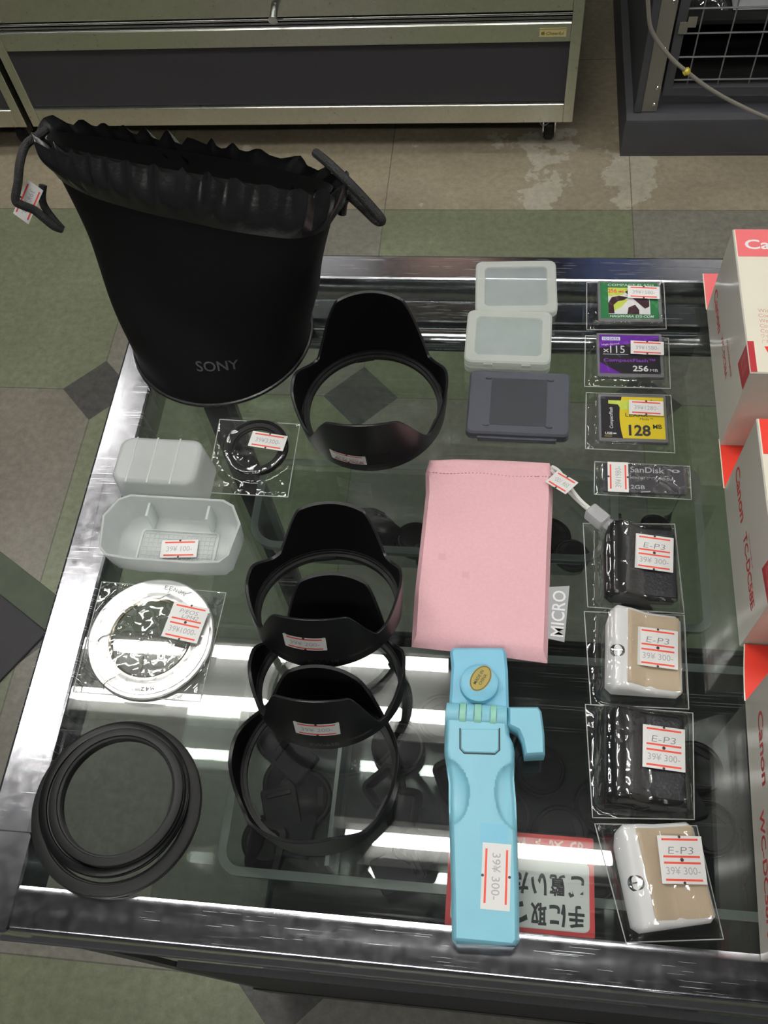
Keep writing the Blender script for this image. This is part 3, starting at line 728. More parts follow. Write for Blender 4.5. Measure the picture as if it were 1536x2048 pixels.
grip('black textured camera grip, upper of the two black ones', (86, 249), R_(-1), 'black', 'grip', [(56, 222), (110, 221), (108, 279), (54, 277)], (1308, 1107), R_(-4), 11)
grip('beige and white camera grip lying level, between the two black grips', (85.5, 194), R_(-2), 'gripwhite', 'gripbeige', [(57, 164), (109, 165), (110, 220), (54, 219)], (1315, 1297), R_(-3), 12, screw=True)
grip('black textured camera grip, lower of the two black ones', (84, 136), R_(-1), 'black', 'grip', [(57, 104), (108, 107), (111, 163), (54, 164)], (1327, 1497), R_(-3), 13)
grip('beige and white camera grip lying askew at the near end of its column', (90, 78), R_(11), 'gripwhite', 'gripbeige', [(72, 46.5), (118, 52), (109, 104), (58, 101)], (1363, 1720), R_(4), 14, screw=True)

# ------------------------------------------------------------------ pink pouch
t = thing('pink_pouch', 'pink fleece drawstring pouch with white cord and grey side tag', 'pouch', g(-5, 252))
PL = [(-38.5, -61.5), (-39.2, -30), (-38.2, 10), (-37.5, 40), (-38.8, 55), (-37.0, 65.0), (-20, 66.5), (0, 66.8), (20, 66.5), (38.5, 66.0), (40.3, 60), (40.6, 40), (39.5, 0), (38.8, -40), (38.2, -66.5), (20, -65.0), (0, -63.5), (-20, -62.5)]
PL = [(x*mm, y*mm) for x, y in reversed(PL)]
pf = []
for i in range(len(PL)):
    a, bb = Vector(PL[i]), Vector(PL[(i+1) % len(PL)])
    for k in range(4): pf.append(tuple(a.lerp(bb, k/4)))
if sum(pf[i-1][0]*pf[i][1]-pf[i][0]*pf[i-1][1] for i in range(len(pf))) < 0: pf.reverse()
cx0 = sum(p[0] for p in pf)/len(pf); cy0 = sum(p[1] for p in pf)/len(pf)
q = MB(); n = len(pf); rings = 14; vs = []; fs = []
for k in range(rings+1):
    r = 1 - k/rings
    for i, (x, y) in enumerate(pf):
        px, py = cx0 + (x-cx0)*r, cy0 + (y-cy0)*r
        e = (1-r); z = .0032 + .0048*sstep(0, .07, e) + .0012*noise.noise(Vector((px*28, py*28, 2)))*sstep(0, .3, e)
        if k == 0: z = .0022
        z -= .0012*math.exp(-((py-.0525)/.0012)**2)*sstep(0, .1, e)
        vs.append((px, py, z))
for k in range(rings):
    for i in range(n): fs.append((k*n+i, k*n+(i+1) % n, (k+1)*n+(i+1) % n, (k+1)*n+i))
vs += [(x, y, .0022) for x, y in pf]+[(x, y, .0003) for x, y in inset_poly(pf, .0012)]
o2 = (rings+1)*n
fs += [(o2+n+i, o2+n+(i+1) % n, o2+(i+1) % n, o2+i) for i in range(n)] + [tuple(o2+n+n-1-i for i in range(n))]
q.add(vs, fs); pouch = q.build('pouch_cloth', 'pink', t, 60)
q = MB()
for k in range(34):
    x = -.0365 + k*.00225; z = .0078 + .0012*noise.noise(Vector((x*28, .0525*28, 2)))
    q.tube([(x, .0527-.0006*math.sin(k*.35), z-.0006), (x+.0007, .0523-.0006*math.sin(k*.35), z+.0003), (x+.0014, .0527-.0006*math.sin(k*.35), z-.0006)], .00028, 5)
q.build('hem_stitching', 'pinkthread', t)
q = MB(); 
for (px, py, sz) in ((931, 1151, .0020), (884, 1114, .0022)):
    c_ = at(px, py, .008)-t.location; q.grid(lambda u, v: (c_.x+(u-.5)*2*sz, c_.y+(v-.5)*2*sz, .0083+.0012*noise.noise(Vector((c_.x*28, c_.y*28, 2)))), 4, 4)
q.build('stain', 'pinkstain', t)
q = MB(); p = [(38.0, -20), (50.5, -18.5), (47.5, -53.5), (36.5, -51.5)]; q.slab([(x*mm, y*mm) for x, y in p][::-1], [(.0026, 0), (.0031, 0)])
q.text('MICRO', .0440, -.0362, .0285, .0075, .00318, 1, rot=R_(87), bold=.01); q.build('side_tag', ['taggrey', 'tagtext'], t)
O = t.location
pa = [at(px, py, z)-O for px, py, z in ((1104, 934, .006), (1118, 943, .008), (1134, 966, .007), (1160, 1000, .006), (1186, 1022, .006))]
pb = [at(px, py, z)-O for px, py, z in ((1104, 940, .005), (1116, 955, .005), (1140, 985, .004), (1166, 1010, .005), (1186, 1026, .006))]
q = MB(); q.tube(smooth_path(pa), .0013, 8); q.tube(smooth_path(pb), .0013, 8); q.build('drawstring', 'whitecord', t)
e0 = at(1178, 1018, .006)-O; e1 = at(1212, 1046, .006)-O
X = Matrix.Translation((e0+e1)/2) @ Matrix.Rotation(math.atan2((e1-e0).y, (e1-e0).x), 4, 'Z')
q = MB(X); q.slab(rrect(.0135, .0095, .002), [(-.0050, .001), (-.004, 0), (.002, 0), (.0035, .001)]); q.slab(rrect(.0050, .0075, .0015), [(-.004, .0005), (.001, 0)], x=Matrix.Translation((.0088, 0, 0))); q.build('cord_lock', 'cordlock', t)
s = at(1124, 962, .012)-O; sticker(t, .0165, .0115, Matrix.Translation((s.x, s.y, .0105)) @ Matrix.Rotation(R_(138), 4, 'Z') @ Matrix.Rotation(R_(14), 4, 'Y'), None, '39¥ 100-', name='price_tag')

# ------------------------------------------------------------------ lens hoods
def hood(label, loc, R0, R1, H, notch, side, rh, rz=0., tilt=0., sp=None, letters=None, tape=None, l_price='39¥ 200-', up0=26, up1=48, scrawl=None):
    t = thing('lens_hood', label, 'lens hood', loc, group='black petal lens hoods', rot=(-tilt, 0, rz))
    def Ht(th):
        a = abs(((math.degrees(th)-90) % 180 + 180) % 180); a = min(a, 180-a)      # angle from the tall axis (front/back)
        up = 1 - (.35*sstep(up0, up1, a) + .65*max(0., min(1., (a-up0)/(up1-up0))))
        low = notch + (side-notch)*sstep(52, 84, a)
        return low + (H*(1-.05*min(1, a/up0)**2) - low)*up
    def Rr(z): return R0 + (R1-R0)*(max(0, z)/H)**.8
    N = 144; V = 12; th_ = .0017
    q = MB(); out = []; inn = []
    for j in range(V+1):
        for i in range(N):
            a = 2*PI*i/N; z = .0012 + (Ht(a)-.0012)*j/V; out.append((Rr(z)*math.cos(a), Rr(z)*math.sin(a), z))
    for j in range(V+1):
        for i in range(N):
            a = 2*PI*i/N; z = .0065 + (Ht(a)-.0006-.0065)*(1-j/V); r = Rr(z)-th_; inn.append((r*math.cos(a), r*math.sin(a), z))
    fs = [(j*N+i, j*N+(i+1) % N, (j+1)*N+(i+1) % N, (j+1)*N+i) for j in range(V) for i in range(N)]
    q.add(out, fs, 0)
    rim = out[-N:] + [((p[0]*.992), (p[1]*.992), p[2]+.0003) for p in out[-N:]] + inn[:N]
    q.add(rim, [(k*N+i, k*N+(i+1) % N, (k+1)*N+(i+1) % N, (k+1)*N+i) for k in range(2) for i in range(N)], 0)
    q.add(inn, fs, 1)
    q.build('hood_shell', ['hood', 'flock'], t, 50)
    q = MB(); q.lathe([(R0-.0004, .0012), (R0-.0008, .0003), (rh+.0012, .0), (rh, .0004), (rh, .0032), (rh+.0018, .0036), (rh+.0018, .0050), (rh+.0035, .0052), (rh+.0035, .0066), (R0-th_, .0066), (R0-.0006, .004)], 96)
    for k in range(3):
        a = R_(100+120*k); q.slab([(rh-.0012, -.006), (rh+.0012, -.0065), (rh+.0012, .0065), (rh-.0012, .006)], [(.0008, 0), (.0028, 0)], x=Matrix.Rotation(a, 4, 'Z'))
    q.build('mount_ring', 'rubber', t, 40)
    def wrap(u0, zc):
        def f(p):
            z = zc + p.y; r = Rr(z) + .00025 + p.z; a = -PI/2 + (u0+p.x)/R0; return (r*math.cos(a), r*math.sin(a), z)
        return f
    if sp: sticker(t, .0225, .0108, Matrix.Identity(4), None, l_price, wrap(*sp))
    if letters:
        q = MB()
        for (txt, u0, zc, w, h) in letters: q.warp = wrap(u0, zc); q.text(txt, 0, 0, w, h, 0, 0, bold=.01)
        q.build('lettering', 'grey_letter', t)
    if scrawl: q = MB(); q.warp = wrap(sp[0]+.001, sp[1]-.0026); q.text(scrawl, 0, 0, .0185, .0030, .0003, 0, shear=.3, bold=-.005); q.build('handwriting', 'ink', t)
    if tape:
        q = MB(); q.warp = wrap(*tape); q.grid(lambda u, v: ((u-.5)*.0135, (v-.5)*.0125, .0001), 8, 4); q.build('tape_patch', 'blackhole', t)
    return t
M['grey_letter'] = mat('faint_grey_letters', (.10, .10, .105), .5)
hood('large wide black petal lens hood standing alone beside the drawstring bag', g(-82, 355.5, .3), .0475, .0525, .058, .017, .030, .0425, R_(3), 0,
     (-.0120, .0165), [('EW-78C', .006, .0042, .014, .0022), ('Canon', -.019, .0050, .009, .0018), ('CANON INC.', .026, .0055, .018, .0018)], (.0070, .0170), '39¥1500-', 24, 50, 'EF 28-70/2.8L')
hood('black petal lens hood at the back of the row of three hooked together', g(-92, 206, 14.8), .0425, .0445, .043, .0150, .026, .0385, R_(1), R_(17),
     (-.0040, .0230), [('EW-73II', .004, .0068, .016, .0026), ('Canon', -.018, .0078, .008, .0018), ('CANON INC.', .025, .0082, .014, .0018)])
hood('black petal lens hood in the middle of the three hooked together', g(-85.5, 161, 13.1), .0410, .0435, .045, .0090, .022, .0375, R_(1), R_(18),
     (.0010, .0205), [('EW-63B', .0035, .0060, .015, .0028), ('Canon', -.016, .0070, .008, .0018), ('CANON INC.', .022, .0075, .014, .0018)])
hood('black petal lens hood lowest and nearest of the three hooked together', g(-87.5, 117, .3), .0435, .0450, .044, .0150, .026, .0395, R_(-4), 0)

# ------------------------------------------------------------------ rings, adapter, filter
def ring_thing(label, c, z, prof, m='rubber', glass=None, name='filter_ring', cat='filter ring', grp='black rings stacked at the near left corner'):
    t = thing(name, label, cat, g(c[0], c[1], z), group=grp)
    q = MB(); q.lathe([(r*mm, zz*mm) for r, zz in prof], 96); q.build('ring_body', m, t, 40)
    if glass: q = MB(); q.lathe([(0, glass[1]*mm), (glass[0]*mm, glass[1]*mm), (glass[0]*mm, (glass[1]+.8)*mm), (0, (glass[1]+.8)*mm)], 64, closed=False); q.build('filter_glass', 'lens', t)
    return t
def rprof(ro, ri, h): return [(ri, .3), (ri+.4, 0), (ro-.5, 0), (ro, .5), (ro, h*.45), (ro-.5, h*.5), (ro-.5, h*.6), (ro, h*.65), (ro, h-.5), (ro-.6, h), (ri+1.6, h), (ri+1.2, h-.9), (ri+.5, h-1.0), (ri, h-1.4)]
ring_thing('widest thin black ring at the bottom of the stack, overlapping the near rail', (-194.5, 90), .8, rprof(46, 38.5, 4.5))
ring_thing('middle black filter ring in the stack at the near left corner', (-195.0, 93.5), 5.5, rprof(40.4, 34.6, 5.0), 'black')
ring_thing('smallest black filter ring with glass, topmost of the stack', (-190.8, 93), 10.7, rprof(35.6, 30.0, 7.5), 'rubber', (30.2, 3))

t = thing('mount_adapter', 'silver mount adapter ring in a crumpled clear bag', 'adapter ring', g(-197.5, 187))
q = MB(); q.lathe([(.0247, .0008), (.0255, .0004), (.0372, .0004), (.0378, .0010), (.0378, .0022), (.0370, .0028), (.0352, .0028), (.0350, .0033), (.0300, .0036), (.0280, .0036), (.0268, .0030), (.0250, .0030)], 96); ad = q.build('adapter_ring', 'silver', t, 30)
q = MB(); q.lathe([(.0249, .0028), (.0249, .0006), (.0238, .0006), (.0238, .0022)], 96); q.build('threaded_bore', 'silverin', ad, 30)
q = MB()
def arctext(txt, r, a0, h, w):
    for k, ch in enumerate(txt):
        a = a0 - k*w/r
        q.text(ch, r*math.cos(a), r*math.sin(a), w*.72, h, .00368, 0, rot=a-PI/2)
arctext('EENON', .0320, R_(84), .0026, .0030); arctext('M42', .0320, R_(-75), .0024, .0028); q.build('lettering', 'pencil', ad)
sleeve(t, [((x+197.5)*mm, (y-187)*mm) for x, y in ((-237, 152), (-161, 151), (-158, 219), (-237, 222))], lambda x, y: .0042*(1-sstep(.037, .041, math.hypot(x, y))), 'filmwild', seed=21, wr=.0016, nu=56, nv=50)
s = at(372, 1246, .006); sticker(t, .0225, .0225, TR(s.x+.1975, s.y-.187, .0070, R_(-9)), ('P/EOS', 'L/M42'), '39¥1000-')

t = thing('threaded_filter', 'small black ring filter in a clear bag with a price label', 'filter', g(-155.8, 322))
q = MB(); q.lathe([(.0150, .0006), (.0205, .0003), (.0212, .001), (.0212, .0038), (.0207, .0044), (.0190, .0045), (.0188, .0036), (.0160, .0034), (.0155, .0024), (.0148, .0024)], 80); fb = q.build('filter_rim', 'black', t, 30)
q = MB(); q.lathe([(0, .0012), (.0153, .0012), (.0153, .0018), (0, .0018)], 64, closed=False); q.build('filter_glass', 'lens', t)
q = MB(); q.text('40 -', -.001, -.0172, .0052, .0021, .0037, 0, rot=PI); q.build('lettering', 'silverprint', fb)
sleeve(t, [((x+155.8)*mm, (y-322)*mm) for x, y in ((-184, 288), (-130, 287), (-130, 343), (-185, 345))], lambda x, y: .0050*(1-sstep(.021, .025, math.hypot(x, y))), 'film', seed=31, wr=.0013, nu=46, nv=46)
s = at(536, 883, .006); sticker(t, .0240, .0118, TR(s.x+.1558, s.y-.322, .0066, R_(-8)), None, '39¥3300-')

# ------------------------------------------------------------------ flash diffusers
t = thing('flash_diffuser', 'open translucent white diffuser box with a price label inside', 'diffuser', g(-193, 248), R_(-1), 'translucent flash diffusers')
base = [(-38, -14), (-34, -18), (-20, -19.5), (20, -19.5), (34, -18), (38, -14), (41, 6), (35, 17), (29, 20), (-29, 20), (-35, 17), (-41, 6)]
base = [(x*mm, y*mm) for x, y in base]
q = MB(); n = len(base); HZ = .0245
fine = []
for i in range(n):
    a, bb = Vector(base[i]), Vector(base[(i+1) % n])
    for k in range(3): fine.append(tuple(a.lerp(bb, k/3)))
n = len(fine)
lv = [(.0006, .003), (.0018, .0006), (.004, 0), (.012, -.0012), (HZ, -.0022), (HZ+.0004, -.0016), (HZ, -.0008), (.012, .0002), (.004, .0014), (.0026, .0032)]
vs = []; fs = []
for z, d in lv: vs += [(x, y, z) for x, y in inset_poly(fine, d)]
for k in range(len(lv)-1):
    for i in range(n): fs.append((k*n+i, k*n+(i+1) % n, (k+1)*n+(i+1) % n, (k+1)*n+i))
fs.append(tuple(range(n-1, -1, -1))); fs.append(tuple((len(lv)-1)*n+i for i in range(n))); q.add(vs, fs); q.build('diffuser_shell', 'frost', t, 50)
q = MB(); o = rrect(.050, .024, .003); oi = inset_poly(o, .0012); k = len(o)
q.add([(x, y-.002, .0028) for x, y in o]+[(x, y-.002, .0040) for x, y in o]+[(x, y-.002, .0040) for x, y in oi]+[(x, y-.002, .0028) for x, y in oi], [(r*k+i, r*k+(i+1) % k, (r+1)*k+(i+1) % k, (r+1)*k+i) for r in range(3) for i in range(k)])
for i in range(16): q.box(-.023+i*.003, -.0226+i*.003, -.012, .008, .0027, .0031)
for i in range(7): q.box(-.023, .023, -.011+i*.003, -.0106+i*.003, .0027, .0031)
q.build('diffuser_grid', 'frost', t)
for x in (-.018, .020): q = MB(); q.slab([(x-.0009, .010), (x+.0009, .010), (x+.0009, .0198), (x-.0009, .0198)], [(.003, 0), (.020, .0002)]); q.build('inner_rib', 'frost', t)
s = at(359, 1098, .004); sticker(t, .0230, .0122, TR(s.x+.193, s.y-.248, .0044, R_(5)), None, '39¥ 100-')
t = thing('flash_diffuser', 'translucent white diffuser cap turned face down, behind the open diffuser box', 'diffuser', g(-209, 294), R_(-1), 'translucent flash diffusers')
q = MB(); o = rrect(.054, .034, .008, 6)
q.slab(o, [(.0004, -.002), (.020, -.0005), (.026, 0), (.0275, .0012), (.028, .003)], bot=False)
q.build('diffuser_shell', 'frost', t, 50)
for x in (-.0165, -.003, .0115): q = MB(); q.slab([(x-.0006, -.0168), (x+.0006, -.0168), (x+.0006, .0165), (x-.0006, .0165)], [(.0281, 0), (.0284, .0003)]); q.build('shell_rib', 'frost', t)

# ------------------------------------------------------------------ black drawstring bag
bag = thing('drawstring_bag', 'tall black drawstring lens bag with gathered mouth at the back left', 'bag', g(-196, 418))
BO = bag.location; BH = .150
def bag_ct(v):
    s = v**1.15
    return -.0+.012*s, .0+.006*s, .0625+(.0970-.0625)*(v**1.25), .0625+(.0135-.0625)*(v**1.05), R_(-12)*sstep(.05, .6, v)
def bag_pt(a, v, off=0.):
    cx, cy, ra, rb, rt = bag_ct(min(1, max(0, v)))
    ex = 1 - .38*sstep(.35, 1, v); ca, sa = math.cos(a), math.sin(a)
    x = (ra+off)*math.copysign(abs(ca)**ex, ca); y = (rb+off)*math.copysign(abs(sa)**ex, sa)
    z = v*BH
    k = sstep(.08, .45, v)*(1-sstep(.85, 1., v))
    w = .0035*math.sin(2*a+1.0+3*v)*k + .0028*noise.noise(Vector((math.cos(a)*1.6, math.sin(a)*1.6, v*2.2)))*k
    fold = .0065*math.exp(-((a-R_(-52)-(.5-v)*.9)/.16)**2)*sstep(.1, .3, v)*(1-sstep(.62, .85, v))
    x += (w-fold)*math.cos(a); y += (w-fold)*math.sin(a)
    z += (-.004*math.cos(a-R_(20)) )*sstep(.5, 1., v)
    c, q_ = math.cos(rt), math.sin(rt)
    return (cx + x*c - y*q_, cy + x*q_ + y*c, z)
ARC = [0.]
for i_ in range(720):
    pa_, pb_ = [(.097*math.copysign(abs(math.cos(q_))**.62, math.cos(q_)), .0135*math.copysign(abs(math.sin(q_))**.62, math.sin(q_))) for q_ in (2*PI*i_/720, 2*PI*(i_+1)/720)]
    ARC.append(ARC[-1] + math.hypot(pb_[0]-pa_[0], pb_[1]-pa_[1]))
def arc(a):
    f = (a/(2*PI) % 1)*720; i = int(f); return (ARC[i]+(ARC[min(720, i+1)]-ARC[i])*(f-i))/ARC[720]
def gath(a, v):     # casing: gathered waves
    sa_ = arc(a)*2*PI; tw = 27*arc(a) + .35*math.sin(3*sa_+.5) + .2*math.sin(5*sa_); amp = .75+.35*math.sin(4*sa_+1); w = .0062*amp*(abs((tw % 1)*2-1)-.5)*(.3+.7*abs(math.sin(a))**.5)
    return w*sstep(.84, .95, v), .0085*amp*(abs(((tw+.22) % 1)*2-1)-.5)*sstep(.88, 1.0, v)
NA = 180
q = MB(); q.grid(lambda u, v: bag_pt(2*PI*u, .008+v*.84), NA, 40, 0, True)
q.add([bag_pt(2*PI*i/NA, .008) for i in range(NA)][::-1], [tuple(range(NA))], 0)
q.build('bag_body', 'cloth', bag, 80)
q = MB()
def cas(u, v):
    a = 2*PI*u
    if v < .5:
        vv = .83+.17*(v/.5); w, dz = gath(a, vv); p = Vector(bag_pt(a, vv, .0012+w + .0022*math.sin(PI*v/.5))); p.z += dz; return p
    k = (v-.5)/.5; w, dz = gath(a, 1); p = Vector(bag_pt(a, 1-.28*k, .0012 + w*(1-k) - .0058*sstep(0, .35, k)))
    p.z += dz*(1-k) + .0022*math.sin(min(1, k*3)*PI); return p
q.grid(cas, NA*3, 28, 0, True); q.build('gathered_casing', 'leather', bag, 80)
q = MB(); q.grid(lambda u, v: bag_pt(2*PI*u, .97-.9*v, -.006), 72, 12, 0, True); q.build('bag_lining', 'blackhole', bag, 80)
q = MB(); q.tube([bag_pt(2*PI*i/96, .012, .0008) for i in range(96)], .0016, 8, closed=True); q.build('base_piping', 'leather', bag)
q = MB(); a0 = R_(-79)
def wl(p): return Vector(bag_pt(a0 + p.x/.0625, (.030+p.y)/BH, .0007))
q.warp = wl; q.text('SONY', 0, 0, .0270, .0068, 0, 0, bold=.012)
M['bagprint'] = mat('grey_bag_print', (.085, .085, .088), .5); q.build('lettering', 'bagprint', bag)
def bl(px, py, z): return at(px, py, z)-BO
q = MB(); q.tube(smooth_path([bl(632, 306, .146), bl(655, 325, .150), bl(690, 358, .148), bl(730, 400, .140), bl(762, 438, .132), bl(752, 440, .130), bl(722, 412, .131), bl(695, 388, .133), bl(676, 372, .137)], 10), .0027, 10); q.build('draw_cord', 'cord', bag)
q = MB(); q.tube(smooth_path([bl(686, 372, .136), bl(690, 390, .130), bl(686, 408, .124), bl(684, 428, .118)], 6), lambda t: .0027+.0012*math.exp(-((t-.35)/.15)**2), 10); q.build('cord_end', 'cord', bag)
q = MB(); q.tube(smooth_path([bl(96, 258, .146), bl(78, 270, .150), bl(52, 290, .150), bl(40, 325, .146), bl(36, 365, .138), bl(31, 400, .130), bl(46, 411, .126), bl(68, 420, .121), bl(88, 436, .116), bl(108, 452, .110), bl(124, 458, .106)], 8), .0026, 10); q.build('draw_cord', 'cord', bag)
q = MB(); q.tube(smooth_path([bl(124, 458, .106), bl(108, 440, .110), bl(90, 415, .116), bl(84, 395, .122), bl(86, 370, .128)], 8), .0024, 10); q.build('cord_end', 'cord', bag)
s0 = bl(75, 372, .128); s1 = bl(51, 428, .112); dv = (s1-s0); mid = (s0+s1)/2
ax = Vector(dv).normalized(); nz = (CPOS - (BO+mid)); nz = (nz - ax*nz.dot(ax)).normalized(); nz = (nz + ax.cross(nz)*.35).normalized(); ay = nz.cross(ax)
X = Matrix.Translation(mid + nz*.004) @ Matrix((ax, ay, nz)).transposed().to_4x4()
sticker(bag, .026, .0110, X, None, '39¥ 500-', name='price_tag')

# ------------------------------------------------------------------ blue phone holder
bt = thing('phone_holder', 'light blue plastic clamp holder with gold oval sticker and side lever', 'phone holder', g(0, 118))
BT = bt.location
def loc2(pts, z): return [(p.x, p.y) for p in ((at(a, bb, z)-BT) for a, bb in pts)]
body = loc2([(912, 1886), (1030, 1892), (1040, 1880), (1039, 1780), (1036, 1680), (1033, 1600), (1029, 1555), (1030, 1520), (1030, 1500), (1027, 1482), (1020, 1468), (1016, 1412), (890, 1412), (889, 1470), (888, 1500), (893, 1530), (897, 1560), (897, 1600), (899, 1680), (902, 1780), (903, 1876)], .020)
if sum(body[i-1][0]*body[i][1]-body[i][0]*body[i-1][1] for i in range(len(body))) < 0: body.reverse()
q = MB(); q.slab(body, [(.0004, .002), (.003, .0004), (.006, 0), (.0150, 0)], top=False)
def span(y):
    xs_ = []
    for i in range(len(body)):
        (xa, ya), (xb, yb) = body[i-1], body[i]
        if (ya-y)*(yb-y) <= 0 and ya != yb: xs_.append(xa+(xb-xa)*(y-ya)/(yb-ya))
    return min(xs_), max(xs_)
ylo, yhi = min(p[1] for p in body), max(p[1] for p in body)
sy = (at(900, 1582, .02)-BT).y
def btop(u, v):
    y = ylo+.00002+(yhi-ylo-.00004)*v; xa, xb = span(y); x = xa+(xb-xa)*u; e = min(x-xa, xb-x, y-ylo)
    z = .0150 + .0050*min(1, max(0, e)/.0022)**.45
    for sx in (xa, xb):
        d = math.hypot((x-sx)/.0105, (y-sy)/.0165)
        z -= .0050*max(0, 1-d**2)**.5*.75 if d < 1 else 0
    return (x, y, max(.0150, z))
q.grid(btop, 40, 150); q.build('clamp_body', 'blue', bt, 32)
up = loc2([(897, 1428), (903, 1330), (900, 1303), (906, 1294), (1006, 1294), (1012, 1303), (1016, 1340), (1018, 1428)], .016)
if sum(up[i-1][0]*up[i][1]-up[i][0]*up[i-1][1] for i in range(len(up))) < 0: up.reverse()
q = MB(); q.slab(up, [(.0004, .002), (.003, 0), (.0145, 0), (.0160, .0015)]); q.build('upper_jaw', 'blue2', bt, 40)
kc = at(958, 1365, .021)-BT
q = MB(Matrix.Translation((kc.x, kc.y, 0))); q.lathe([(0, .0215), (.0088, .0215), (.0102, .0205), (.0104, .0185), (.0104, .0150), (0, .0150)], 48, closed=False); kn = q.build('round_knob', 'blue2', bt, 40)
q = MB(TR(kc.x+.0008, kc.y+.0022, .0216, R_(62))); q.slab(circle(.0078, 32, ry=.0052), [(0, 0), (.0001, 0)], 0); q.slab(circle(.0074, 32, ry=.0048), [(.0001, 0), (.00012, 0)], 1); q.slab(circle(.0070, 32, ry=.0044), [(.00012, 0), (.00015, 0)], 0)
q.text('MADE IN', 0, .0013, .0088, .0017, .0002, 1, bold=.01, rot=0); q.text('CHINA', 0, -.0013, .0068, .0017, .0002, 1, bold=.01); q.build('oval_sticker', ['gold', 'ink'], kn)
h0 = at(892, 1432, .018)-BT; h1 = at(1078, 1432, .018)-BT; hy = (h0.y+h1.y)/2
xs = [(at(px, 1432, .02)-BT).x for px in (891, 918, 932, 948, 963, 980, 993, 1014)]
for k in range(7):
    q = MB(); rr = .0062 if k % 2 == 0 else .0066; q.tube([(xs[k]+.0002, hy, .0155), (xs[k+1]-.0002, hy, .0155)], rr, 24); q.build('hinge_knuckle', 'blue' if k % 2 == 0 else 'mint', bt)
ul = loc2([(920, 1456), (920, 1497), (928, 1506), (990, 1508), (999, 1500), (999, 1456)], .0205)
q = MB()
q.tube([(x, y, .0201) for x, y in ul], .00035, 6); q.build('latch_outline', 'ink', bt)
if sum(ul[i-1][0]*ul[i][1]-ul[i][0]*ul[i-1][1] for i in range(len(ul))) < 0: ul.reverse()
q = MB(); q.slab(inset_poly(ul, .0005), [(.0198, 0), (.0204, 0), (.0208, .0005)]); q.build('latch_plate', 'blue', bt)
lv_ = loc2([(1016, 1414), (1076, 1414), (1083, 1424), (1089, 1470), (1090, 1510), (1050, 1512), (1044, 1480), (1036, 1462), (1016, 1452)], .018)
if sum(lv_[i-1][0]*lv_[i][1]-lv_[i][0]*lv_[i-1][1] for i in range(len(lv_))) < 0: lv_.reverse()
q = MB(); q.slab(lv_, [(.0060, .001), (.0075, 0), (.0180, 0), (.0195, .0012)]); q.build('clamp_lever', 'blue', bt, 40)
s = at(992, 1752, .021)-BT; sticker(bt, .0305, .0140, TR(s.x, s.y, .0201, R_(-90)), None, '39¥ 300-')
q = MB(); s = at(988, 1667, .021)-BT; q.box(s.x-.0068, s.x+.0068, s.y-.0048, s.y+.0048, .02, .02008); q.build('glue_mark', 'blue2', bt)

# ------------------------------------------------------------------ notice under the glass
sg = thing('notice_card', 'red bordered notice card with Japanese lettering, upside down under the glass beside the blue holder', 'notice', (.021, .071, GT-.0062))
q = MB(Matrix.Rotation(PI, 4, 'Z')); W_, H_ = .074, .0475
q.slab(rrect(W_, H_, .001, 2), [(0, 0), (.0006, 0)], 0)
q.slab(rrect(W_-.005, .0330, .003, 5), [(.0006, 0), (.00065, 0)], 1, x=Matrix.Translation((0, .0050, 0)))
x0 = -W_/2+.0045
for k, ch in enumerate('手に取って'): q.text(ch, x0+.0045+k*.0093, .0145, .0080, .0105, .0008, 2, bold=.03)
for k, ch in enumerate('ご覧いただけ'): q.text(ch, x0+.0045+k*.0093, .0005, .0080, .0105, .0008, 2, bold=.03)
for k, ch in enumerate('お気軽に店員'): q.text(ch, x0+.0045+k*.0098, -.0172, .0075, .0085, .0008, 3, bold=.02)
q.build('notice_print', ['signred', 'signwhite', 'ink', 'signpink'], sg)

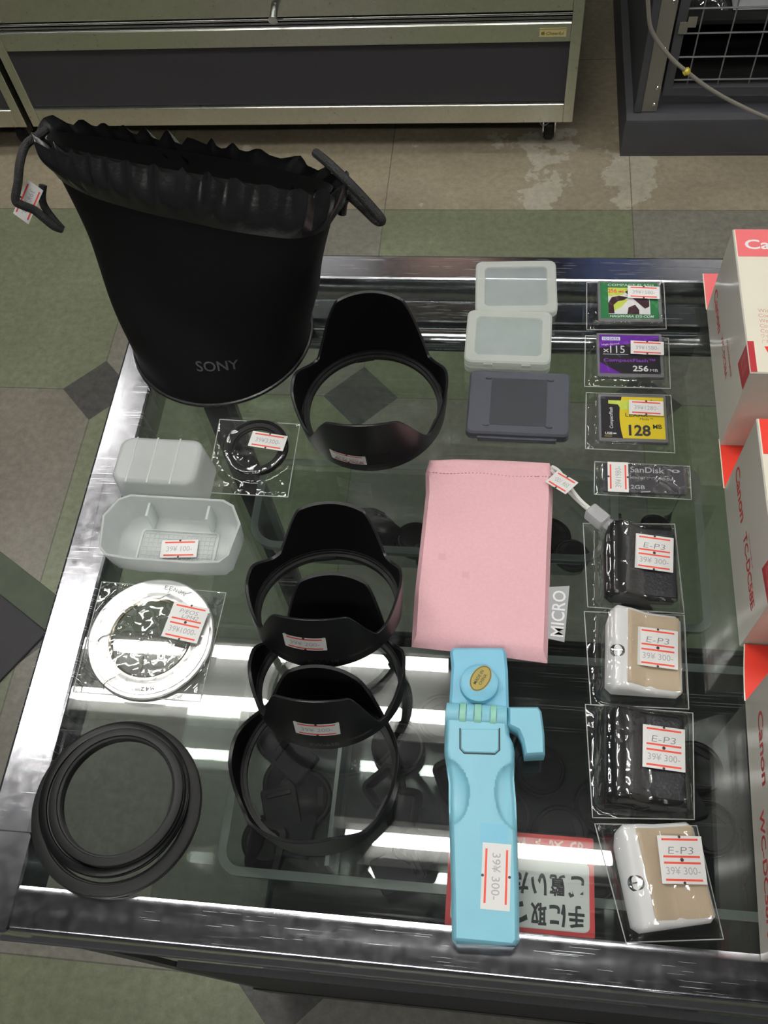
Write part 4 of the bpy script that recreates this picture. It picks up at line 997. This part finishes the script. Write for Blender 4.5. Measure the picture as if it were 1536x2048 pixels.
# ------------------------------------------------------------------ cartons at the right
def carton(label, y0, y1, ytab, H, Wd, name_txt, red, top_lines, tab_curl=0., big='W', xl=.1385, rz=0.):
    t = thing('product_carton', label, 'box', (xl, y0, GT+.0006), R_(rz), group='red and cream cartons along the right'); L = y1-y0
    q = MB(); bv = .0007
    q.slab(rrect(Wd, L, .0007, 2), [(0, bv), (bv, 0), (H-bv, 0), (H, bv)], 0, x=Matrix.Translation((Wd/2, L/2, 0)), top=True, mtop=1)
    q.box(.003, Wd-.003, -.00005, .0, .003, H-.003, 0)
    ct = q.build('carton_body', ['carton', 'cream'], t)
    q = MB(); LT = ytab-y1
    q.grid(lambda u, v: (u*Wd, L + v*LT, .0006 + tab_curl*v*v), 2, 8, 0)
    q.grid(lambda u, v: (u*Wd, L + v*LT, .0001 + tab_curl*v*v), 2, 8, 1)
    q.tube([(0, L + v/8*LT, .0004+tab_curl*(v/8)**2) for v in range(9)], .0004, 5, 1)
    q.build('hang_tab', [red, 'cream'], t)
    q = MB(); e = .00012
    q.box(.0014, Wd-.0008, L-.0230, L-.0006, H-.0002, H+e, 0)
    q.text('Canon', .006+.0175, L-.0132, .035, .0080, H+2*e, 1, bold=.02)
    for k, s_ in enumerate(top_lines):
        w = .0019*len(s_) if s_.isascii() else .0022*len(s_); q.text(s_, .0085+w/2, L-.0655-k*.0038, w, .0026, H+e, 2)
    q.text(big, .0095+.038, .0125, .076, .0130, H+e, 3, bold=.02)
    q.build('top_print', [red, 'white', 'palered', 'canonred'], ct)
    X = Matrix(((0, 0, -1, -e), (-1, 0, 0, 0), (0, 1, 0, 0), (0, 0, 0, 1)))
    q = MB(X)                                   # left face: u runs towards the front, v upwards
    for (txt, yc, zc, w, h, bold) in name_txt: q.text(txt, -yc, zc, w, h, 0, 0, bold=bold)
    q.build('side_print', ['redtext'], ct)
    q = MB(X); q.add([(-.0205, H-.0001, 0), (-.0215, H-.0195, 0), (-.0005, H-.0165, 0), (-.0005, H-.0001, 0)], [(0, 1, 2, 3)], 0)
    for k in range(4): q.text('DIGITAL CAMERA', -.0125, H-.0045-k*.0026, .012, .0011, .0001, 1)
    q.build('corner_badge', ['darkred', 'signpink'], ct)
    q = MB(); q.box(.0006, .0040, .0006, .0225, H-.0002, H+e, 0); q.build('badge_edge', 'darkred', ct)
    return t
LN = ['Wide-', 'Conver', 'Weitw', 'Conve', 'Conve', 'ワイド', '广角']
carton('cream and red carton farthest back, with a faded pink header tab', .3364, .4472, .480, .0735, .092, [('Canon', .0877, .0255, .034, .0085, .02), ('WIDE-CONVERTER', .0385, .0385, .030, .0028, 0), ('WC-DC58A', .0475, .0290, .033, .0050, .01)], 'canonpink', LN, 0, 'WC-DC58A')
carton('cream and red carton in the middle of the three, with a bright red header tab', .2025, .3050, .341, .0745, .092, [('Canon', .0805, .0315, .0345, .0095, .02), ('TELE-CONVERTER', .0400, .0395, .022, .0014, 0), ('TC-DC58E', .0315, .0325, .0450, .0075, .02)], 'canonred', LN, 0, 'TC-DC58E')
carton('cream and red carton nearest the near rail, with a curled glossy red header tab', .0440, .1715, .202, .0760, .092, [('Canon', .0950, .0270, .037, .0090, .02), ('WIDE-CONVERTER', .048, .0260, .022, .0014, 0), ('WC-DC58N', .0375, .0185, .057, .0080, .02)], 'canonred', LN, .006, 'WC-DC58N', .1342, -2.0)

# ------------------------------------------------------------------ trays and their contents on the shelf
def tray(label, x0, x1, y0, y1, h, r=.018, div=None):
    t = thing('storage_tray', label, 'tray', ((x0+x1)/2, (y0+y1)/2, GT+SH), group='clear trays on the shelf')
    o = rrect(x1-x0, y1-y0, r, 6); n = len(o); q = MB()
    q.slab(o, [(.0004, .012), (.0016, .009), (.006, .007), (h, 0)], top=False); q.build('tray_wall', 'traywall', t, 50)
    a = inset_poly(o, -.0065); q = MB()
    q.add([(x, y, h) for x, y in o]+[(x, y, h+.0012) for x, y in o]+[(x, y, h+.0012) for x, y in a]+[(x, y, h-.004) for x, y in a], [(k*n+i, k*n+(i+1) % n, (k+1)*n+(i+1) % n, (k+1)*n+i) for k in range(3) for i in range(n)]); q.build('tray_rim', 'trayrim', t, 50)
    if div is not None:
        q = MB(); q.box(div-(x0+x1)/2-.0015, div-(x0+x1)/2+.0015, -(y1-y0)/2+.006, (y1-y0)/2-.006, .003, h-.001); q.build('divider', 'trayrim', t)
    return t
tray('clear plastic tray of black pouches and caps under the large lens hood', -.205, .090, .358, .436, .060)
tray('clear plastic tray of black caps under the blue holder, split by a divider', -.185, .205, .092, .262, .058, .012, -.110)
tray('tall clear acrylic tray under the sleeved memory stick', .105, .168, .300, .440, .062, .006)

SZ = GT + SH + .0024
def lens_cap(label, x, y, z, r, rot, grp):
    t = thing('lens_cover', label, 'lens cap', (x, y, z), group=grp, rot=rot)
    q = MB(); q.lathe([(0, .0058), (r*.80, .0058), (r*.84, .0052), (r*.92, .0055), (r, .0045), (r, .0006), (r*.96, 0), (0, 0)], 40, closed=False); q.build('cap_disc', 'black', t)
    for s_ in (-1, 1): q = MB(); q.box(s_*r*.60-.002, s_*r*.60+.002, -r*.32, r*.32, .0058, .0068); q.build('grip_tab', 'rubber', t)
    return t
def eyecup(label, x, y, z, s, rot, grp):
    t = thing('eyecup', label, 'eyecup', (x, y, z), group=grp, rot=rot)
    o = rrect(.034*s, .026*s, .006*s); i_ = inset_poly(o, .006*s); n = len(o); q = MB()
    lv = [(o, 0), (inset_poly(o, -.002*s), .008*s), (inset_poly(o, .002*s), .010*s), (inset_poly(o, .004*s), .006*s), (i_, .003*s), (i_, 0)]
    q.add([(x_, y_, z_) for p, z_ in lv for x_, y_ in p], [(k*n+i, k*n+(i+1) % n, ((k+1) % 6)*n+(i+1) % n, ((k+1) % 6)*n+i) for k in range(6) for i in range(n)]); q.build('cup_rim', 'rubber', t)
    q = MB(); q.add([(x_, y_, .0035*s) for x_, y_ in inset_poly(o, .0058*s)], [tuple(range(n))]); q.build('eyecup_window', 'pane', t); return t
def shoe_cover(label, x, y, z, rot, grp):
    t = thing('battery_cover', label, 'cover', (x, y, z), group=grp, rot=rot)
    q = MB(); q.slab(rrect(.028, .036, .003), [(0, .001), (.001, 0), (.005, 0), (.006, .001)]); q.build('cover_plate', 'coverplastic', t)
    q = MB(); q.slab(rrect(.020, .004, .001), [(.006, 0), (.0072, .0005)], x=Matrix.Translation((0, .012, 0))); q.build('ridge', 'black', t); return t
G1, G2 = 'black bits in the tray under the large hood', 'black bits in the tray under the blue holder'
k = 0
for (x, y, r) in ((-.070, .392, .019), (-.045, .380, .017), (-.015, .398, .020), (.020, .385, .018), (.050, .400, .020), (.070, .380, .016), (-.035, .410, .016)):
    lens_cap('round black lens cap in the tray under the large lens hood', x, y, SZ+.004*(k % 3)+.002, r, (R_(random.uniform(-12, 12)), R_(random.uniform(-12, 12)), random.uniform(0, 6)), G1); k += 1
def soft_pouch(label, x, y, a, bb, hz, rz, seed):
    t = thing('soft_pouch', label, 'pouch', (x, y, SZ), rz)
    q = MB(); N = 36
    def f(u, v):
        th = 2*PI*u; r = 1-v; w = 1+.22*noise.noise(Vector((math.cos(th)*1.5+seed, math.sin(th)*1.5, seed)))
        return (a*r*w*math.cos(th), bb*r*w*math.sin(th), hz*(1-r**3)*(1+.35*noise.noise(Vector((r*math.cos(th)*3, r*math.sin(th)*3, seed)))) + .0004)
    q.grid(f, N, 12, 0, True); q.build('pouch_leather', 'leather', t, 80)
    q = MB(); q.tube([Vector(f(u/14, .25)) + Vector((0, 0, .002)) for u in range(2, 13)], .0016, 6); q.build('strap', 'cord', t)
soft_pouch('large crumpled black pouch in the tray under the large lens hood', -.118, .400, .038, .022, .028, R_(-6), 2.1)
soft_pouch('wrinkled black strap bundle at the left end of the rear tray', -.164, .394, .021, .022, .024, R_(20), 5.7)
for (x, y) in ((-.055, .372), (.036, .376), (-.142, .376)):
    eyecup('black eyecup in the tray under the large lens hood', x, y, SZ+.016, .8, (R_(18), R_(10), random.uniform(0, 6)), G1)
k = 0
for (x, y, r) in ((-.155, .165, .022), (-.165, .118, .020), (-.140, .150, .024), (-.150, .235, .018), (-.165, .200, .022), (-.130, .215, .021), (-.070, .200, .022), (-.035, .225, .020), (.005, .215, .023), (.045, .190, .020), (.015, .150, .024), (.060, .140, .021), (.095, .165, .024), (.110, .215, .022), (.140, .130, .024), (.165, .200, .022), (.085, .112, .018), (.170, .152, .020)):
    lens_cap('round black lens cap in the tray under the blue holder', x, y, SZ+.0045+.007*(k % 3), r, (R_(random.uniform(-7, 7)), R_(random.uniform(-7, 7)), random.uniform(0, 6)), G2); k += 1
for (x, y) in ((-.075, .165), (-.060, .150), (-.050, .118), (-.020, .175), (.030, .120), (-.160, .112), (.120, .185), (-.085, .235)):
    eyecup('black eyecup in the tray under the blue holder', x, y, SZ+.020, .85+.2*random.random(), (R_(random.uniform(-25, 25)), R_(random.uniform(-25, 25)), random.uniform(0, 6)), G2)
for (x, y) in ((-.140, .122), (-.155, .140), (-.060, .100+.005), (.000, .108), (.150, .170), (-.150, .180)):
    shoe_cover('grey black battery cover in the tray under the blue holder', x, y, SZ+.022, (R_(random.uniform(-15, 15)), R_(random.uniform(-15, 15)), random.uniform(0, 6)), G2)
k = 0
for (x, y, r) in ((.125, .330, .016), (.140, .362, .017), (.128, .395, .016), (.145, .415, .014)):
    lens_cap('round black lens cap in the tall acrylic tray', x, y, SZ+.004*(k % 2), r, (R_(random.uniform(-10, 10)), R_(random.uniform(-10, 10)), 0), 'caps in the acrylic tray'); k += 1
